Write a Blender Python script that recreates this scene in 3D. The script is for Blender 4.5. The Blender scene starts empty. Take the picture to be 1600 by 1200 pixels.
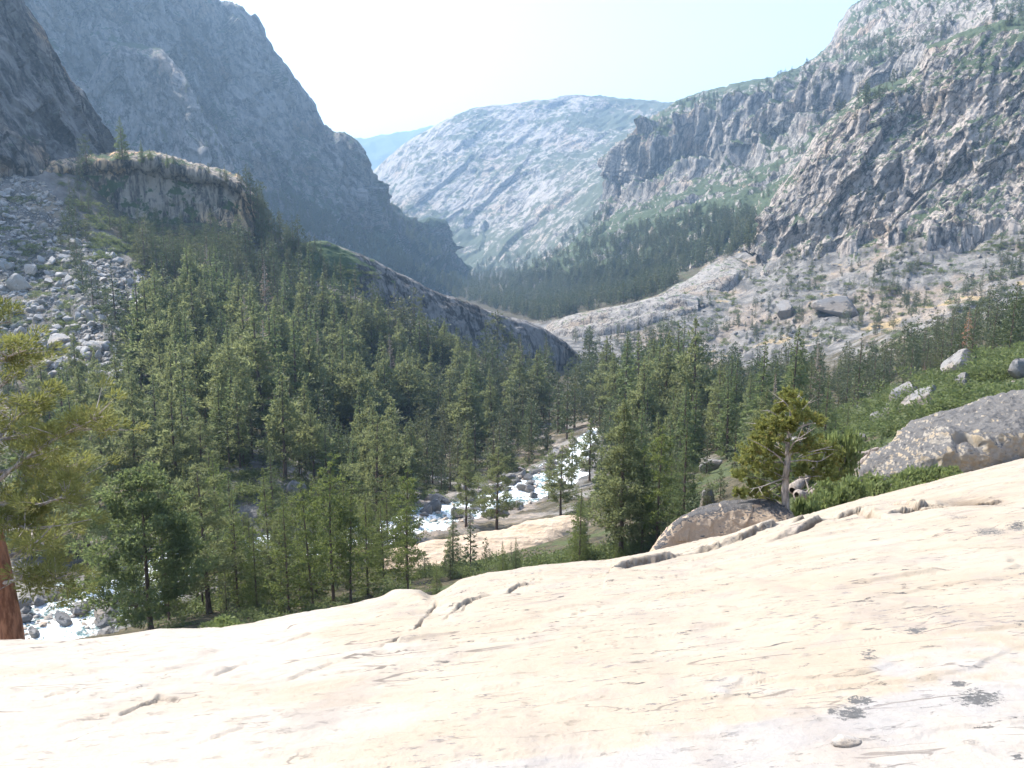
import bpy, bmesh, math, random
import numpy as np
from mathutils import Vector
from mathutils.bvhtree import BVHTree

SC = bpy.context.scene
COL = SC.collection
rng = np.random.default_rng(7)
random.seed(7)

# ------------------------------------------------------------------ camera maths
F = 1280.0
PITCH = math.atan(220.0 / F)
CP, SP = math.cos(PITCH), math.sin(PITCH)

def ray(px, py):
    X = (np.asarray(px, float) - 800) / F
    Y = (600 - np.asarray(py, float)) / F
    return np.stack([X, CP + SP * Y, -SP + CP * Y], -1)

def unp(px, py, d):
    r = ray(px, py)
    return r * (np.asarray(d, float) / r[..., 1])[..., None]

def proj(P):
    P = np.asarray(P, float)
    c = P[..., 1] * CP - P[..., 2] * SP
    u = P[..., 1] * SP + P[..., 2] * CP
    return 800 + F * P[..., 0] / c, 600 - F * u / c

# ------------------------------------------------------------------ numpy noise
_perm = rng.permutation(256)
_perm = np.concatenate([_perm, _perm, _perm]).astype(np.int64)
_grad = np.array([[1,1,0],[-1,1,0],[1,-1,0],[-1,-1,0],[1,0,1],[-1,0,1],[1,0,-1],[-1,0,-1],
                  [0,1,1],[0,-1,1],[0,1,-1],[0,-1,-1],[1,1,0],[-1,1,0],[0,-1,1],[0,-1,-1]], float)

def perlin(P):
    i = np.floor(P).astype(np.int64)
    f = P - i
    i &= 255
    w = f * f * f * (f * (f * 6 - 15) + 10)
    out = 0
    for dx in (0, 1):
        wx = w[..., 0] if dx else 1 - w[..., 0]
        for dy in (0, 1):
            wy = w[..., 1] if dy else 1 - w[..., 1]
            for dz in (0, 1):
                wz = w[..., 2] if dz else 1 - w[..., 2]
                h = _perm[_perm[_perm[i[..., 0] + dx] + i[..., 1] + dy] + i[..., 2] + dz] & 15
                g = _grad[h]
                dot = g[..., 0] * (f[..., 0] - dx) + g[..., 1] * (f[..., 1] - dy) + g[..., 2] * (f[..., 2] - dz)
                out = out + wx * wy * wz * dot
    return out

def fbm(P, scale, octv=5, gain=0.5, ridged=False, stretch=None, off=0.0):
    Q = np.asarray(P, float) / scale + off + 31.7
    if stretch is not None:
        Q = Q * np.asarray(stretch, float)
    a, s, t = 1.0, 0.0, 0.0
    for k in range(octv):
        n = perlin(Q)
        if ridged:
            n = 1 - 2 * np.abs(n) * 1.4
        s = s + a * n
        t += a
        a *= gain
        Q = Q * 2.03 + 17.3
    return s / t

def hash3(i, k):
    v = np.sin(i[..., 0] * 127.1 + i[..., 1] * 311.7 + i[..., 2] * 74.7 + k * 53.3) * 43758.5453
    return v - np.floor(v)

def worley(P, scale, flat=False):
    Q = np.asarray(P, float) / scale
    i = np.floor(Q)
    f1 = np.full(Q.shape[:-1], 9.0)
    f2 = np.full(Q.shape[:-1], 9.0)
    hid = np.zeros(Q.shape[:-1])
    for dx in (-1, 0, 1):
        for dy in (-1, 0, 1):
            for dz in ((0,) if flat else (-1, 0, 1)):
                c = i + np.array([dx, dy, dz])
                p = c + np.stack([hash3(c, 0), hash3(c, 1), hash3(c, 2)], -1)
                d = np.sqrt(((Q - p) ** 2).sum(-1))
                h = hash3(c, 5)
                nb = d < f1
                f2 = np.where(nb, f1, np.minimum(f2, d))
                hid = np.where(nb, h, hid)
                f1 = np.where(nb, d, f1)
    return f1, f2, hid

def facet(P, scale, tilt=1.0):
    """piecewise planar relief: every cell is a plane with its own height and lean"""
    Q = np.asarray(P, float) / scale
    i = np.floor(Q)
    f1 = np.full(Q.shape[:-1], 9.0); out = np.zeros(Q.shape[:-1])
    for dx in (-1, 0, 1):
        for dy in (-1, 0, 1):
            for dz in (-1, 0, 1):
                c = i + np.array([dx, dy, dz])
                p = Q - c - np.stack([hash3(c, 0), hash3(c, 1), hash3(c, 2)], -1)
                d = (p ** 2).sum(-1)
                v = (hash3(c, 5) - .5) + tilt * (p[..., 0] * (hash3(c, 6) - .5) + p[..., 1] * (hash3(c, 7) - .5) + p[..., 2] * (hash3(c, 8) - .5))
                nb = d < f1
                out = np.where(nb, v, out); f1 = np.where(nb, d, f1)
    return out

def sstep(a, b, x):
    t = np.clip((x - a) / (b - a), 0, 1)
    return t * t * (3 - 2 * t)

# ------------------------------------------------------------------ mesh helpers
def mesh_np(name, V, Fq, mat=None, smooth=True, attrs=None, obj=True, parent=None, col=None):
    """V (n,3); Fq list of (m,k) index arrays (k = 3 or 4)."""
    if isinstance(Fq, np.ndarray):
        Fq = [Fq]
    me = bpy.data.meshes.new(name)
    V = np.asarray(V, np.float32)
    me.vertices.add(len(V))
    me.vertices.foreach_set('co', V.ravel())
    nl = sum(f.size for f in Fq)
    nf = sum(len(f) for f in Fq)
    me.loops.add(nl)
    me.loops.foreach_set('vertex_index', np.concatenate([f.ravel() for f in Fq]).astype(np.int32))
    me.polygons.add(nf)
    st, tot, o = [], [], 0
    for f in Fq:
        k = f.shape[1]
        st.append(o + np.arange(len(f)) * k)
        o += f.size
    me.polygons.foreach_set('loop_start', np.concatenate(st).astype(np.int32))
    me.update(calc_edges=True)
    me.polygons.foreach_set('use_smooth', np.full(nf, smooth, bool))
    for k, a in (attrs or {}).items():
        a = np.asarray(a, np.float32)
        if a.ndim == 2 and a.shape[1] == 3:
            at = me.attributes.new(k, 'FLOAT_VECTOR', 'POINT')
            at.data.foreach_set('vector', a.ravel())
            continue
        at = me.attributes.new(k, 'FLOAT', 'POINT')
        at.data.foreach_set('value', np.asarray(a, np.float32).ravel())
    if mat is not None:
        me.materials.append(mat)
    me.update()
    if not obj:
        return me
    ob = bpy.data.objects.new(name, me)
    COL.objects.link(ob)
    if parent is not None:
        ob.parent = parent
    return ob

def grid_faces(nr, nc):
    a = np.arange(nr * nc).reshape(nr, nc)
    return np.stack([a[:-1, :-1], a[1:, :-1], a[1:, 1:], a[:-1, 1:]], -1).reshape(-1, 4)

def tag(o, label=None, cat=None, group=None, kind=None):
    if label: o['label'] = label
    if cat: o['category'] = cat
    if group: o['group'] = group
    if kind: o['kind'] = kind
    return o

def empty(name, loc, rz=0.0, scale=1.0):
    o = bpy.data.objects.new(name, None)
    o.empty_display_size = 0.2
    COL.objects.link(o)
    o.location = loc
    o.rotation_euler = (0, 0, rz)
    o.scale = (scale,) * 3
    return o

# ------------------------------------------------------------------ node helpers
class NT:
    def __init__(s, name):
        s.m = bpy.data.materials.new(name)
        s.m.use_nodes = True
        s.t = s.m.node_tree
        s.t.nodes.clear()
        s.out = s.n('ShaderNodeOutputMaterial')
        s.co = s.n('ShaderNodeTexCoord').outputs['Object']
    def n(s, kind, **kw):
        nd = s.t.nodes.new(kind)
        for k, v in kw.items():
            setattr(nd, k, v)
        return nd
    def link(s, a, b):
        s.t.links.new(a, b)
    def put(s, sock, v):
        if hasattr(v, 'is_output'):
            s.link(v, sock)
        elif isinstance(v, (tuple, list)) and len(v) == 3 and sock.type == 'RGBA':
            sock.default_value = (*v, 1)
        else:
            sock.default_value = v
    def noise(s, scale, detail=4, rough=0.5, vec=None, stretch=None, rot=None, dist=0.0):
        v = s.co if vec is None else vec
        if stretch or rot:
            mp = s.n('ShaderNodeMapping')
            s.link(v, mp.inputs['Vector'])
            if stretch: mp.inputs['Scale'].default_value = stretch
            if rot: mp.inputs['Rotation'].default_value = rot
            v = mp.outputs[0]
        nd = s.n('ShaderNodeTexNoise')
        s.link(v, nd.inputs['Vector'])
        nd.inputs['Scale'].default_value = scale
        nd.inputs['Detail'].default_value = detail
        nd.inputs['Roughness'].default_value = rough
        nd.inputs['Distortion'].default_value = dist
        return nd.outputs['Fac']
    def voro(s, scale, feature='F1', stretch=None):
        v = s.co
        if stretch:
            mp = s.n('ShaderNodeMapping'); s.link(v, mp.inputs['Vector'])
            mp.inputs['Scale'].default_value = stretch; v = mp.outputs[0]
        nd = s.n('ShaderNodeTexVoronoi', feature=feature)
        s.link(v, nd.inputs['Vector'])
        nd.inputs['Scale'].default_value = scale
        return nd
    def ss(s, x, a, b):
        nd = s.n('ShaderNodeMapRange', interpolation_type='SMOOTHSTEP')
        s.put(nd.inputs['Value'], x)
        lo, hi, t0, t1 = (a, b, 0, 1) if a < b else (b, a, 1, 0)
        nd.inputs['From Min'].default_value = lo; nd.inputs['From Max'].default_value = hi
        nd.inputs['To Min'].default_value = t0; nd.inputs['To Max'].default_value = t1
        return nd.outputs['Result']
    def math(s, op, a, b=0.0, clamp=False):
        nd = s.n('ShaderNodeMath', operation=op, use_clamp=clamp)
        s.put(nd.inputs[0], a); s.put(nd.inputs[1], b)
        return nd.outputs[0]
    def mix(s, f, a, b):
        nd = s.n('ShaderNodeMix', data_type='RGBA')
        s.put(nd.inputs['Factor'], f); s.put(nd.inputs['A'], a) if False else None
        s.put(nd.inputs[6], a); s.put(nd.inputs[7], b)
        return nd.outputs[2]
    def attr(s, name):
        return s.n('ShaderNodeAttribute', attribute_name=name).outputs['Fac']
    def geo(s):
        return s.n('ShaderNodeNewGeometry')
    def normal_z(s):
        sp = s.n('ShaderNodeSeparateXYZ')
        s.link(s.geo().outputs['Normal'], sp.inputs[0])
        return sp.outputs['Z']
    def bump(s, h, dist, strength=1.0):
        nd = s.n('ShaderNodeBump')
        nd.inputs['Distance'].default_value = dist
        nd.inputs['Strength'].default_value = strength
        s.link(h, nd.inputs['Height'])
        return nd.outputs[0]
    def done(s, color, rough=0.9, normal=None, spec=0.2):
        b = s.n('ShaderNodeBsdfPrincipled')
        s.put(b.inputs['Base Color'], color)
        s.put(b.inputs['Roughness'], rough)
        b.inputs['Specular IOR Level'].default_value = spec
        if normal is not None: s.link(normal, b.inputs['Normal'])
        s.link(b.outputs[0], s.out.inputs['Surface'])
        return s.m

# mountain granite: S = typical feature size in metres
def granite(name, S, light=(.40,.38,.36), dark=(.13,.13,.13), tan=(.40,.32,.24), green=(.045,.06,.03),
            dark_amt=.5, streak=.5, veg=.0, stretch=(1,1,.35), rot=None, bump=.35, tan_amt=.5, crack=1.):
    t = NT(name)
    dipv = t.n('ShaderNodeAttribute', attribute_name='dip').outputs['Vector']
    n1 = t.noise(1/(S*7), 5, .55)
    n2 = t.noise(1/S, 9, .68, vec=dipv)
    n3 = t.noise(1/(S*.25), 5, .6)
    st = t.noise(1/(S*.4), 5, .6, vec=dipv, stretch=(1,1,1) if False else None)
    st = t.math('ADD', t.math('MULTIPLY', st, .35), t.math('MULTIPLY', t.noise(1/(S*.5), 5, .6, stretch=(1,1,.07)), .65))
    c = t.mix(t.ss(n1, .60 - .2*tan_amt, .72 - .1*tan_amt), light, tan)
    dk = t.ss(n2, .42 + .16*dark_amt, .30 + .16*dark_amt)
    c = t.mix(dk, c, dark)
    c = t.mix(t.math('MULTIPLY', t.ss(st, .47, .60), streak * 0.9), c, dark)
    c = t.mix(t.math('MULTIPLY', t.ss(n3, .45, .75), .35), c, tuple(min(1, 1.35*v) for v in light))
    # fracture lines
    for k_, a_ in ((2.2, .75*crack), (.7, .5*crack)):
        vd = t.n('ShaderNodeTexVoronoi', feature='DISTANCE_TO_EDGE'); vd.inputs['Scale'].default_value = 1/(S*k_)
        wv = t.n('ShaderNodeVectorMath', operation='ADD'); t.link(dipv, wv.inputs[0])
        ns = t.n('ShaderNodeTexNoise'); t.link(dipv, ns.inputs['Vector']); ns.inputs['Scale'].default_value = 1/(S*.8); ns.inputs['Detail'].default_value = 4
        sc = t.n('ShaderNodeVectorMath', operation='SCALE'); t.link(ns.outputs['Color'], sc.inputs[0]); sc.inputs['Scale'].default_value = S*k_*.55
        t.link(sc.outputs[0], wv.inputs[1]); t.link(wv.outputs[0], vd.inputs['Vector'])
        c = t.mix(t.math('MULTIPLY', t.math('MULTIPLY', t.ss(vd.outputs['Distance'], .06, .015), t.ss(n1, .38, .5)), a_), c, tuple(.5*v for v in dark))
    # bushes and small conifers growing in cracks and on ledges
    vn = t.noise(1/(S*1.6), 7, .7)
    nz = t.normal_z()
    va = t.math('ADD', t.attr('veg'), veg)
    vv = t.math('ADD', t.math('ADD', vn, t.math('MULTIPLY', t.math('SUBTRACT', nz, .45), .22)), t.math('MULTIPLY', t.math('SUBTRACT', va, .5), .5))
    gcol = t.mix(t.noise(1/(S*.6), 3), green, tuple(1.7*v for v in green))
    c = t.mix(t.ss(vv, .55, .62), c, gcol)
    h = t.math('ADD', t.math('MULTIPLY', n2, .7), t.math('MULTIPLY', n3, .3))
    return t.done(c, .92, t.bump(h, S*bump))
# ================================================================== terrain
# river course: (px, py, distance, width)
RIV = [(-420,1150,70,22),(-150,1060,84,20),(100,972,100,17),(330,868,128,15),(560,842,148,15),(690,803,172,17),(800,778,195,15),(880,742,222,13),
       (912,700,268,8),(922,682,284,5),(935,662,300,3)]
RIVP = np.array([unp(a, b, c) for a, b, c, w in RIV])
RIVW = np.array([r[3] for r in RIV], float)
for k in range(1, len(RIVP)):                       # the water only runs downhill
    RIVP[k, 2] = min(RIVP[k, 2], RIVP[k-1, 2] - .2)
def dense(P, n):
    s = np.concatenate([[0], np.cumsum(np.linalg.norm(np.diff(P[:, :2], axis=0), axis=1))])
    q = np.linspace(0, s[-1], n)
    return np.stack([np.interp(q, s, P[:, k]) for k in range(P.shape[1])], -1)
def smooth1(P, n, it):
    P = P.copy()
    for _ in range(it):
        P[1:-1] = .25*P[:-2] + .5*P[1:-1] + .25*P[2:]
    return P
RIVD = smooth1(dense(np.column_stack([RIVP, RIVW]), 700), 700, 60)

# ground control points: px, py, distance, rock (0 soil/litter .. 1 bare granite), green (shrubs)
GC = [(-150,1075,80,.8,0),(0,1010,70,.4,.3),(150,1000,78,.3,.3),(300,965,82,.2,.4),(480,945,92,.2,.4),(640,905,112,.3,.4),(700,885,118,.2,.6),
      (800,895,98,.2,.6),(900,880,100,.2,.5),(1000,865,100,.2,.5),(1100,770,112,.2,.5),(1180,740,110,.2,.5),(1300,722,92,.2,.6),(1330,690,130,.2,.7),
      (1400,655,125,.3,.8),(1500,605,122,.3,.9),(1600,562,130,.2,.9),(1500,570,150,.2,.9),(1800,520,140,.2,.9),(1350,610,330,.2,.4),(1480,560,300,.2,.4),(1600,532,280,.2,.5),
      (1800,500,260,.2,.6),(300,705,175,.1,.2),(400,765,155,.7,.1),(450,760,160,.6,.2),(200,645,235,.1,.2),(90,610,265,.1,.3),(-150,640,230,.1,.3),(350,565,300,.1,.2),(500,545,380,.1,.2),
      (600,565,415,.1,.2),(700,590,440,.1,.2),(250,525,300,.2,.2),(180,612,252,.9,.0),(110,505,305,1,0),(150,565,272,1,.0),(0,500,310,1,0),(0,400,365,1,0),
      (-200,400,350,1,.1),(100,350,400,.9,.2),(150,425,355,1,0),(230,470,330,1,0),(270,445,378,.4,.3),(0,262,440,.8,.2),(110,268,445,.5,.4),(200,352,442,.2,.45),(300,358,452,.1,.5),(380,365,470,.1,.5),
      (400,325,510,.3,.4),(430,372,505,.2,.4),(450,392,520,.2,.4),(420,405,470,.4,.3),(480,450,450,.5,.3),(560,480,450,.5,.3),(650,525,460,.4,.2),(740,565,480,.2,.2),(830,585,535,.1,.2),
      (1000,612,445,.1,.2),(1100,598,470,.1,.2),(1200,588,475,.15,.2),(1000,556,690,.5,.2),(1100,540,690,.9,.2),(1200,508,710,.9,.2),(1280,480,700,.95,.15),(1350,480,690,.9,.25),
      (1500,435,690,.8,.4),(1600,405,690,.7,.4),(1250,402,830,.9,.3),(1360,388,800,.8,.4),(1450,368,775,.8,.3),(1600,348,735,.8,.3),(1900,335,650,.8,.4),
      (1420,520,450,.5,.4),(1550,490,430,.5,.5),(1150,455,850,.9,.2),(1100,460,830,.9,.2),(1060,478,800,.8,.3),(960,500,830,.7,.3),(880,520,830,.7,.2),(1180,415,900,.7,.3),
      (950,478,1050,.1,.4),(1050,448,960,.2,.5),(850,472,1450,.1,.3),(780,442,2000,.1,.3),(740,428,2700,.3,.3),(640,470,1500,.1,.3),(500,470,1000,.1,.3),(300,430,800,.2,.3),(720,455,1900,.1,.3)]
GP = [unp(a, b, c) for a, b, c, d, e in GC]
GA = [(d, e) for a, b, c, d, e in GC]
for x, y, z in [(0,22,-17),(-14,22,-17),(14,26,-15),(0,60,-33),(-40,55,-34),(30,60,-27),(-10,-60,-6),(-120,-40,-38),(120,-40,12),(90,60,-6),(-200,90,-45),(-400,250,-20),
                (0,9000,-140),(-4000,9000,100),(4000,9000,100),(0,5000,-120),(-3000,4000,60),(3000,4000,60),(-1500,1200,60),(1800,1000,90),(0,12000,-140)]:
    GP.append(np.array([x, y, z], float)); GA.append((.3, .4))
for k in range(0, 10):
    GP.append(RIVP[k] - [0, 0, .6]); GA.append((.5, .1))
GP = np.array(GP); GA = np.array(GA)
def _warp(xy):                                       # compress far distances so near and far points interpolate alike
    r = np.hypot(xy[:, 0], xy[:, 1]) + 1e-6
    s = np.log1p(r / 40) / r * 40
    return xy * s[:, None]
def _tps(d2):
    return np.where(d2 > 1e-9, .5 * d2 * np.log(np.maximum(d2, 1e-9)), 0)
_GX = _warp(GP[:, :2])
_n = len(GP)
_K = _tps(((_GX[:, None] - _GX[None]) ** 2).sum(-1)) + np.eye(_n) * 6.0
_Pm = np.column_stack([np.ones(_n), _GX])
_A = np.block([[_K, _Pm], [_Pm.T, np.zeros((3, 3))]])
_ws = np.linalg.solve(_A, np.concatenate([GP[:, 2], np.zeros(3)]))
_rv = RIVD[::3]
def ground_base(xy):
    xy = np.asarray(xy, float)
    out = np.empty(len(xy)); rock = np.empty(len(xy)); green = np.empty(len(xy)); rd = np.empty(len(xy)); rz = np.empty(len(xy))
    for s in range(0, len(xy), 20000):
        q = xy[s:s+20000]; w = _warp(q)
        d2 = ((w[:, None] - _GX[None]) ** 2).sum(-1)
        out[s:s+20000] = _tps(d2) @ _ws[:_n] + _ws[_n] + w @ _ws[_n+1:]
        g = 1 / (d2 + 4.0) ** 2
        g /= g.sum(1, keepdims=True)
        rock[s:s+20000] = g @ GA[:, 0]; green[s:s+20000] = g @ GA[:, 1]
        dr = ((q[:, None] - _rv[None, :, :2]) ** 2).sum(-1)
        j = dr.argmin(1)
        rd[s:s+20000] = np.sqrt(dr[np.arange(len(q)), j]) - _rv[j, 3] * .5
        rz[s:s+20000] = _rv[j, 2]
    return out, rock, green, rd, rz
TAL = [None]
def ground_z(xy):
    xy = np.asarray(xy, float)
    z, rock, green, rd, rz = ground_base(xy)
    P = np.column_stack([xy, np.zeros(len(xy))])
    r = np.hypot(xy[:, 0], xy[:, 1])
    far = sstep(250, 650, r)
    # granite benches, rubble and soft soil relief
    talus = rock * sstep(-.05, -.35, xy[:, 0] / np.maximum(xy[:, 1], 1)) * sstep(220, 260, r)
    TAL[:] = [talus]
    slabs = rock * sstep(.1, .3, xy[:, 0] / np.maximum(xy[:, 1], 1)) * far
    n = fbm(P, 60, 5)
    z = z + n * (1.5 + 4 * far) + fbm(P, 9, 4) * (.5 + .5 * rock)
    if talus.max() > .01:
        f1, f2, h = worley(P, 7.0, True); g1, g2, hh = worley(P, 3.0, True)
        z = z + talus * ((h - .45) * 3.0 + (f2 - f1) * 1.6 + (hh - .5) * 1.3)
    rg = fbm(P, 95, 5, .5, True, stretch=(1, .55, 1))
    f1, f2, h = worley(P + 6*np.column_stack([n, n, n*0]), 22.0, True)
    g1, g2, hh = worley(P, 8.0, True)
    z = z + slabs * (rg * 11 + (h - .5) * 5 + (hh - .5) * 2.6)
    # river bed and its ledgy banks
    bank = sstep(11 - 5 * sstep(230, 320, r), 0, rd + fbm(P, 11, 3) * 5) * sstep(340, 250, r)
    st = rz + 1.0 + np.maximum(rd, 0) * .16
    st = np.floor(st / .7 + fbm(P, 8, 3) * 2) * .7
    z = z * (1 - bank) + (st + fbm(P, 3, 3) * .8) * bank
    bed = sstep(.5, -2.0, rd + fbm(P, 6, 4) * 4.5)
    z = z * (1 - bed) + (rz - 1.3 + fbm(P, 3.0, 3) * 1.9) * bed
    rock = np.maximum(rock, bank)
    green = green * (1 - bank)
    return z, rock, green

def ground_sheet():
    u = np.concatenate([-np.geomspace(4.5, .73, 36), np.linspace(-.72, .72, 780), np.geomspace(.73, 4.5, 36)])
    y = np.concatenate([np.linspace(-60, 5, 5)[:-1] * 0 + 6 - np.array([5, 3.5, 2, 1]), np.geomspace(6, 40, 50), np.geomspace(40.5, 1300, 640), np.geomspace(1310, 11000, 140)])
    U, Y = np.meshgrid(u, y)
    XY = np.column_stack([(U * Y).ravel(), Y.ravel()])
    z, rock, green = ground_z(XY)
    V = np.column_stack([XY, z])
    t = NT('ground')
    at_r, at_g = t.attr('rock'), t.attr('green')
    nb = t.noise(.012, 6, .6); nm = t.noise(.09, 7, .65); nf = t.noise(.8, 5, .6); nc = t.noise(.02, 4, .6)
    grey = t.mix(t.ss(nm, .40, .62), (.075, .073, .07), (.205, .193, .178))
    grey = t.mix(t.math('MULTIPLY', t.ss(nb, .5, .6), .5), grey, (.33, .25, .18))
    grey = t.mix(t.ss(nf, .55, .40), grey, t.mix(.55, grey, (.09, .09, .09)))
    soil = t.mix(t.ss(nf, .35, .65), (.03, .028, .018), (.09, .075, .045))
    rk = t.ss(t.math('ADD', at_r, t.math('MULTIPLY', t.math('SUBTRACT', nm, .5), 1.2)), .35, .62)
    c = t.mix(rk, soil, grey)
    dry = t.mix(nf, (.26, .20, .11), (.33, .25, .15))
    c = t.mix(t.math('MULTIPLY', t.ss(nc, .60, .66), t.ss(at_r, .4, .7)), c, dry)
    vn = t.noise(.11, 6, .65)
    vg = t.ss(t.math('ADD', vn, t.math('MULTIPLY', t.math('SUBTRACT', at_g, .5), .6)), .49, .56)
    gc = t.mix(nf, (.035, .045, .02), (.075, .09, .038))
    c = t.mix(vg, c, gc)
    h = t.math('ADD', nm, t.math('MULTIPLY', nf, .25))
    c = t.mix(t.math('MULTIPLY', t.attr('talus'), .75), c, t.mix(nm, (.05, .05, .045), (.13, .125, .12)))
    m = t.done(c, .95, t.bump(h, 2.0, .8))
    o = mesh_np('ground', V, grid_faces(len(y), len(u)), m, True, {'rock': rock, 'green': green, 'talus': TAL[0]})
    tag(o, kind='structure')
    return o
GROUND = ground_sheet()

def river_sheet():
    n = len(RIVD); k = 17
    tg = np.gradient(RIVD[:, :2], axis=0); tg /= np.linalg.norm(tg, axis=1, keepdims=True)
    nr = np.column_stack([-tg[:, 1], tg[:, 0]])
    s = np.linspace(-.75, .75, k)
    XY = RIVD[:, None, :2] + nr[:, None, :] * (s[None, :, None] * RIVD[:, None, 3:4])
    z = np.repeat(RIVD[:, 2:3], k, 1)
    P = np.column_stack([XY.reshape(-1, 2), np.zeros(n*k)])
    z = z.ravel() + fbm(P, 5, 4) * .9 + fbm(P, 1.2, 3) * .35 - .1
    t = NT('river')
    a = t.noise(.16, 5, .65, dist=.6); b = t.noise(1.1, 6, .7, dist=1.0)
    foam = t.ss(t.math('ADD', a, t.math('MULTIPLY', t.math('SUBTRACT', b, .5), 1.1)), .36, .54)
    c = t.mix(foam, t.mix(t.noise(.1, 3), (.05, .10, .10), (.13, .22, .22)), (.82, .85, .86))
    m = t.done(c, t.math('ADD', t.math('MULTIPLY', foam, .5), .12), t.bump(b, .5), spec=.5)
    o = mesh_np('river', np.column_stack([XY.reshape(-1, 2), z]), grid_faces(n, k), m)
    tag(o, kind='structure')
river_sheet()

# ------------------------------------------------------------------ mountains: lofted between rows of surveyed points
def loft(name, rows, nc, nrow, mat, disp, back=(.08, .25), backdrop=(.02, .3), sink=True, vegf=None, smooth_cols=3, zlow=-130, backflat=None, shape=None, dip=None, ratio=.25, sinkby=(25, 70), cnts=(10, 24)):
    if dip is not None:
        a, b = unp(*dip[:3]), unp(*dip[3:]); dv_ = (b - a) / np.linalg.norm(b - a)
    else:
        dv_ = np.array([0, 0, 1.0])
    def stretchd(G): return G + ((G @ dv_) * (ratio - 1))[..., None] * dv_
    R = []
    for r in rows:
        r = np.array(r, float)
        s = np.concatenate([[0], np.cumsum(np.hypot(np.diff(r[:, 0]), np.diff(r[:, 1])))])
        q = np.linspace(0, s[-1], nc)
        pr = np.stack([np.interp(q, s, r[:, k]) for k in range(3)], -1)
        pr = smooth1(pr, nc, smooth_cols)
        R.append(unp(pr[:, 0], pr[:, 1], pr[:, 2]))
    top = R[0]
    hd = top[:, :2] / np.linalg.norm(top[:, :2], axis=1, keepdims=True)
    dd = np.linalg.norm(top[:, :2], axis=1, keepdims=True)
    if backflat:
        b1 = np.column_stack([top[:, :2] + hd * backflat[0], top[:, 2] + (np.interp(np.linspace(0, 1, nc), *backflat[1]) if isinstance(backflat[1], tuple) else backflat[1])])
    else:
        b1 = np.column_stack([top[:, :2] + hd * dd * back[0], top[:, 2] - dd[:, 0] * backdrop[0]])
    b2 = np.column_stack([b1[:, :2] + hd * dd * back[1], np.minimum(b1[:, 2] - dd[:, 0] * backdrop[1], zlow)])
    bot = R[-1].copy()
    if sink:
        hb = bot[:, :2] / np.linalg.norm(bot[:, :2], axis=1, keepdims=True)
        bot[:, :2] -= hb * sinkby[0]; bot[:, 2] -= sinkby[1]
        R.append(bot)
    R = [b2, b1] + R
    K = np.array(R)                                          # rows, nc, 3
    cnt = list(cnts) + nrow + ([12] if sink else [])
    out, vv = [], []
    Kp = np.concatenate([[2*K[0]-K[1]], K, [2*K[-1]-K[-2]]])
    for i in range(len(K) - 1):
        m = cnt[i]
        for j in range(m):
            t = j / m
            p0, p1, p2, p3 = Kp[i], Kp[i+1], Kp[i+2], Kp[i+3]
            l = p1 + (p2 - p1) * t
            c = .5*((2*p1) + (-p0+p2)*t + (2*p0-5*p1+4*p2-p3)*t*t + (-p0+3*p1-3*p2+p3)*t**3)
            out.append(l * .35 + c * .65); vv.append(i - 2 + t)
    out.append(K[-1]); vv.append(len(K) - 3)
    G = np.array(out)
    nr = len(G)
    def normals(G):
        du = np.gradient(G, axis=1); dv = np.gradient(G, axis=0)
        n = np.cross(dv, du)
        n /= np.linalg.norm(n, axis=-1, keepdims=True) + 1e-9
        return n
    N = normals(G)
    sgn = np.sign((N * -G).sum(-1)[nr//2:].mean())
    N = N * (sgn if sgn else 1)
    vrow = np.repeat(np.array(vv)[:, None], nc, 1)
    px, py = proj(np.maximum(G, [-1e9, 1, -1e9]))
    D = disp(stretchd(G) if getattr(disp, 'dip', False) else G, N, vrow, px, py)
    G2 = G + (N * D[..., None] if D.ndim == 2 else D)
    if shape is not None: G2 = shape(G2, px, py, vrow)
    veg = vegf(G2, normals(G2), vrow, px, py) if vegf is not None else np.full(G.shape[:2], .5)
    o = mesh_np(name, G2.reshape(-1, 3), grid_faces(nr, nc), mat, True, {'veg': veg, 'dip': stretchd(G2).reshape(-1, 3)})
    tag(o, kind='structure')
    return o

def rockdisp(S, a_big, a_rid, a_block, stretch=(1,1,.4), blk=None, a_facet=0.):
    def f(G, N, v, px, py):
        d = fbm(G, S*4, 3) * a_big
        d = d + fbm(G, S, 6, .52, True, stretch=stretch) * a_rid
        if a_facet:
            w = G + fbm(G, S*.7, 3)[..., None] * S * .25
            a_facet_ = a_facet * (.22 + .78*sstep(.05, .35, v)) * sstep(-.6, .0, v)
            d = d + facet(w, S*.75, 1.6) * a_facet_ + facet(w, S*.28, 1.6) * a_facet_ * .4 + facet(w, S*.11, 1.5) * a_facet_ * .14
        if a_block:
            w = G + fbm(G, S, 3)[..., None] * S * .5
            f1, f2, h = worley(w * np.array(stretch), blk or S*.4)
            d = d + (h - .5) * a_block + np.minimum(f2 - f1, .35) * a_block * .8
            f1, f2, h = worley(w * np.array(stretch), (blk or S*.4)*.4)
            d = d + (h - .5) * a_block * .4
        return d * np.clip(sstep(-1.2, .25, v) + .25, 0, 1)
    f.dip = True
    return f

# far hazy hill at the mouth of the gorge
m_far = granite('far_granite', 60, light=(.24,.25,.22), dark=(.07,.08,.06), veg=.3, streak=.2)
loft('hill', [[(380,190,9300),(480,212,9000),(560,224,8800),(600,219,8800),(650,213,8900),(760,190,9200)],
              [(380,330,7600),(560,330,7500),(760,320,7700)], [(380,420,6500),(560,420,6500),(760,420,6500)]], 90, [30, 20], m_far, rockdisp(260, 60, 60, 0), zlow=-150)

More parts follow.
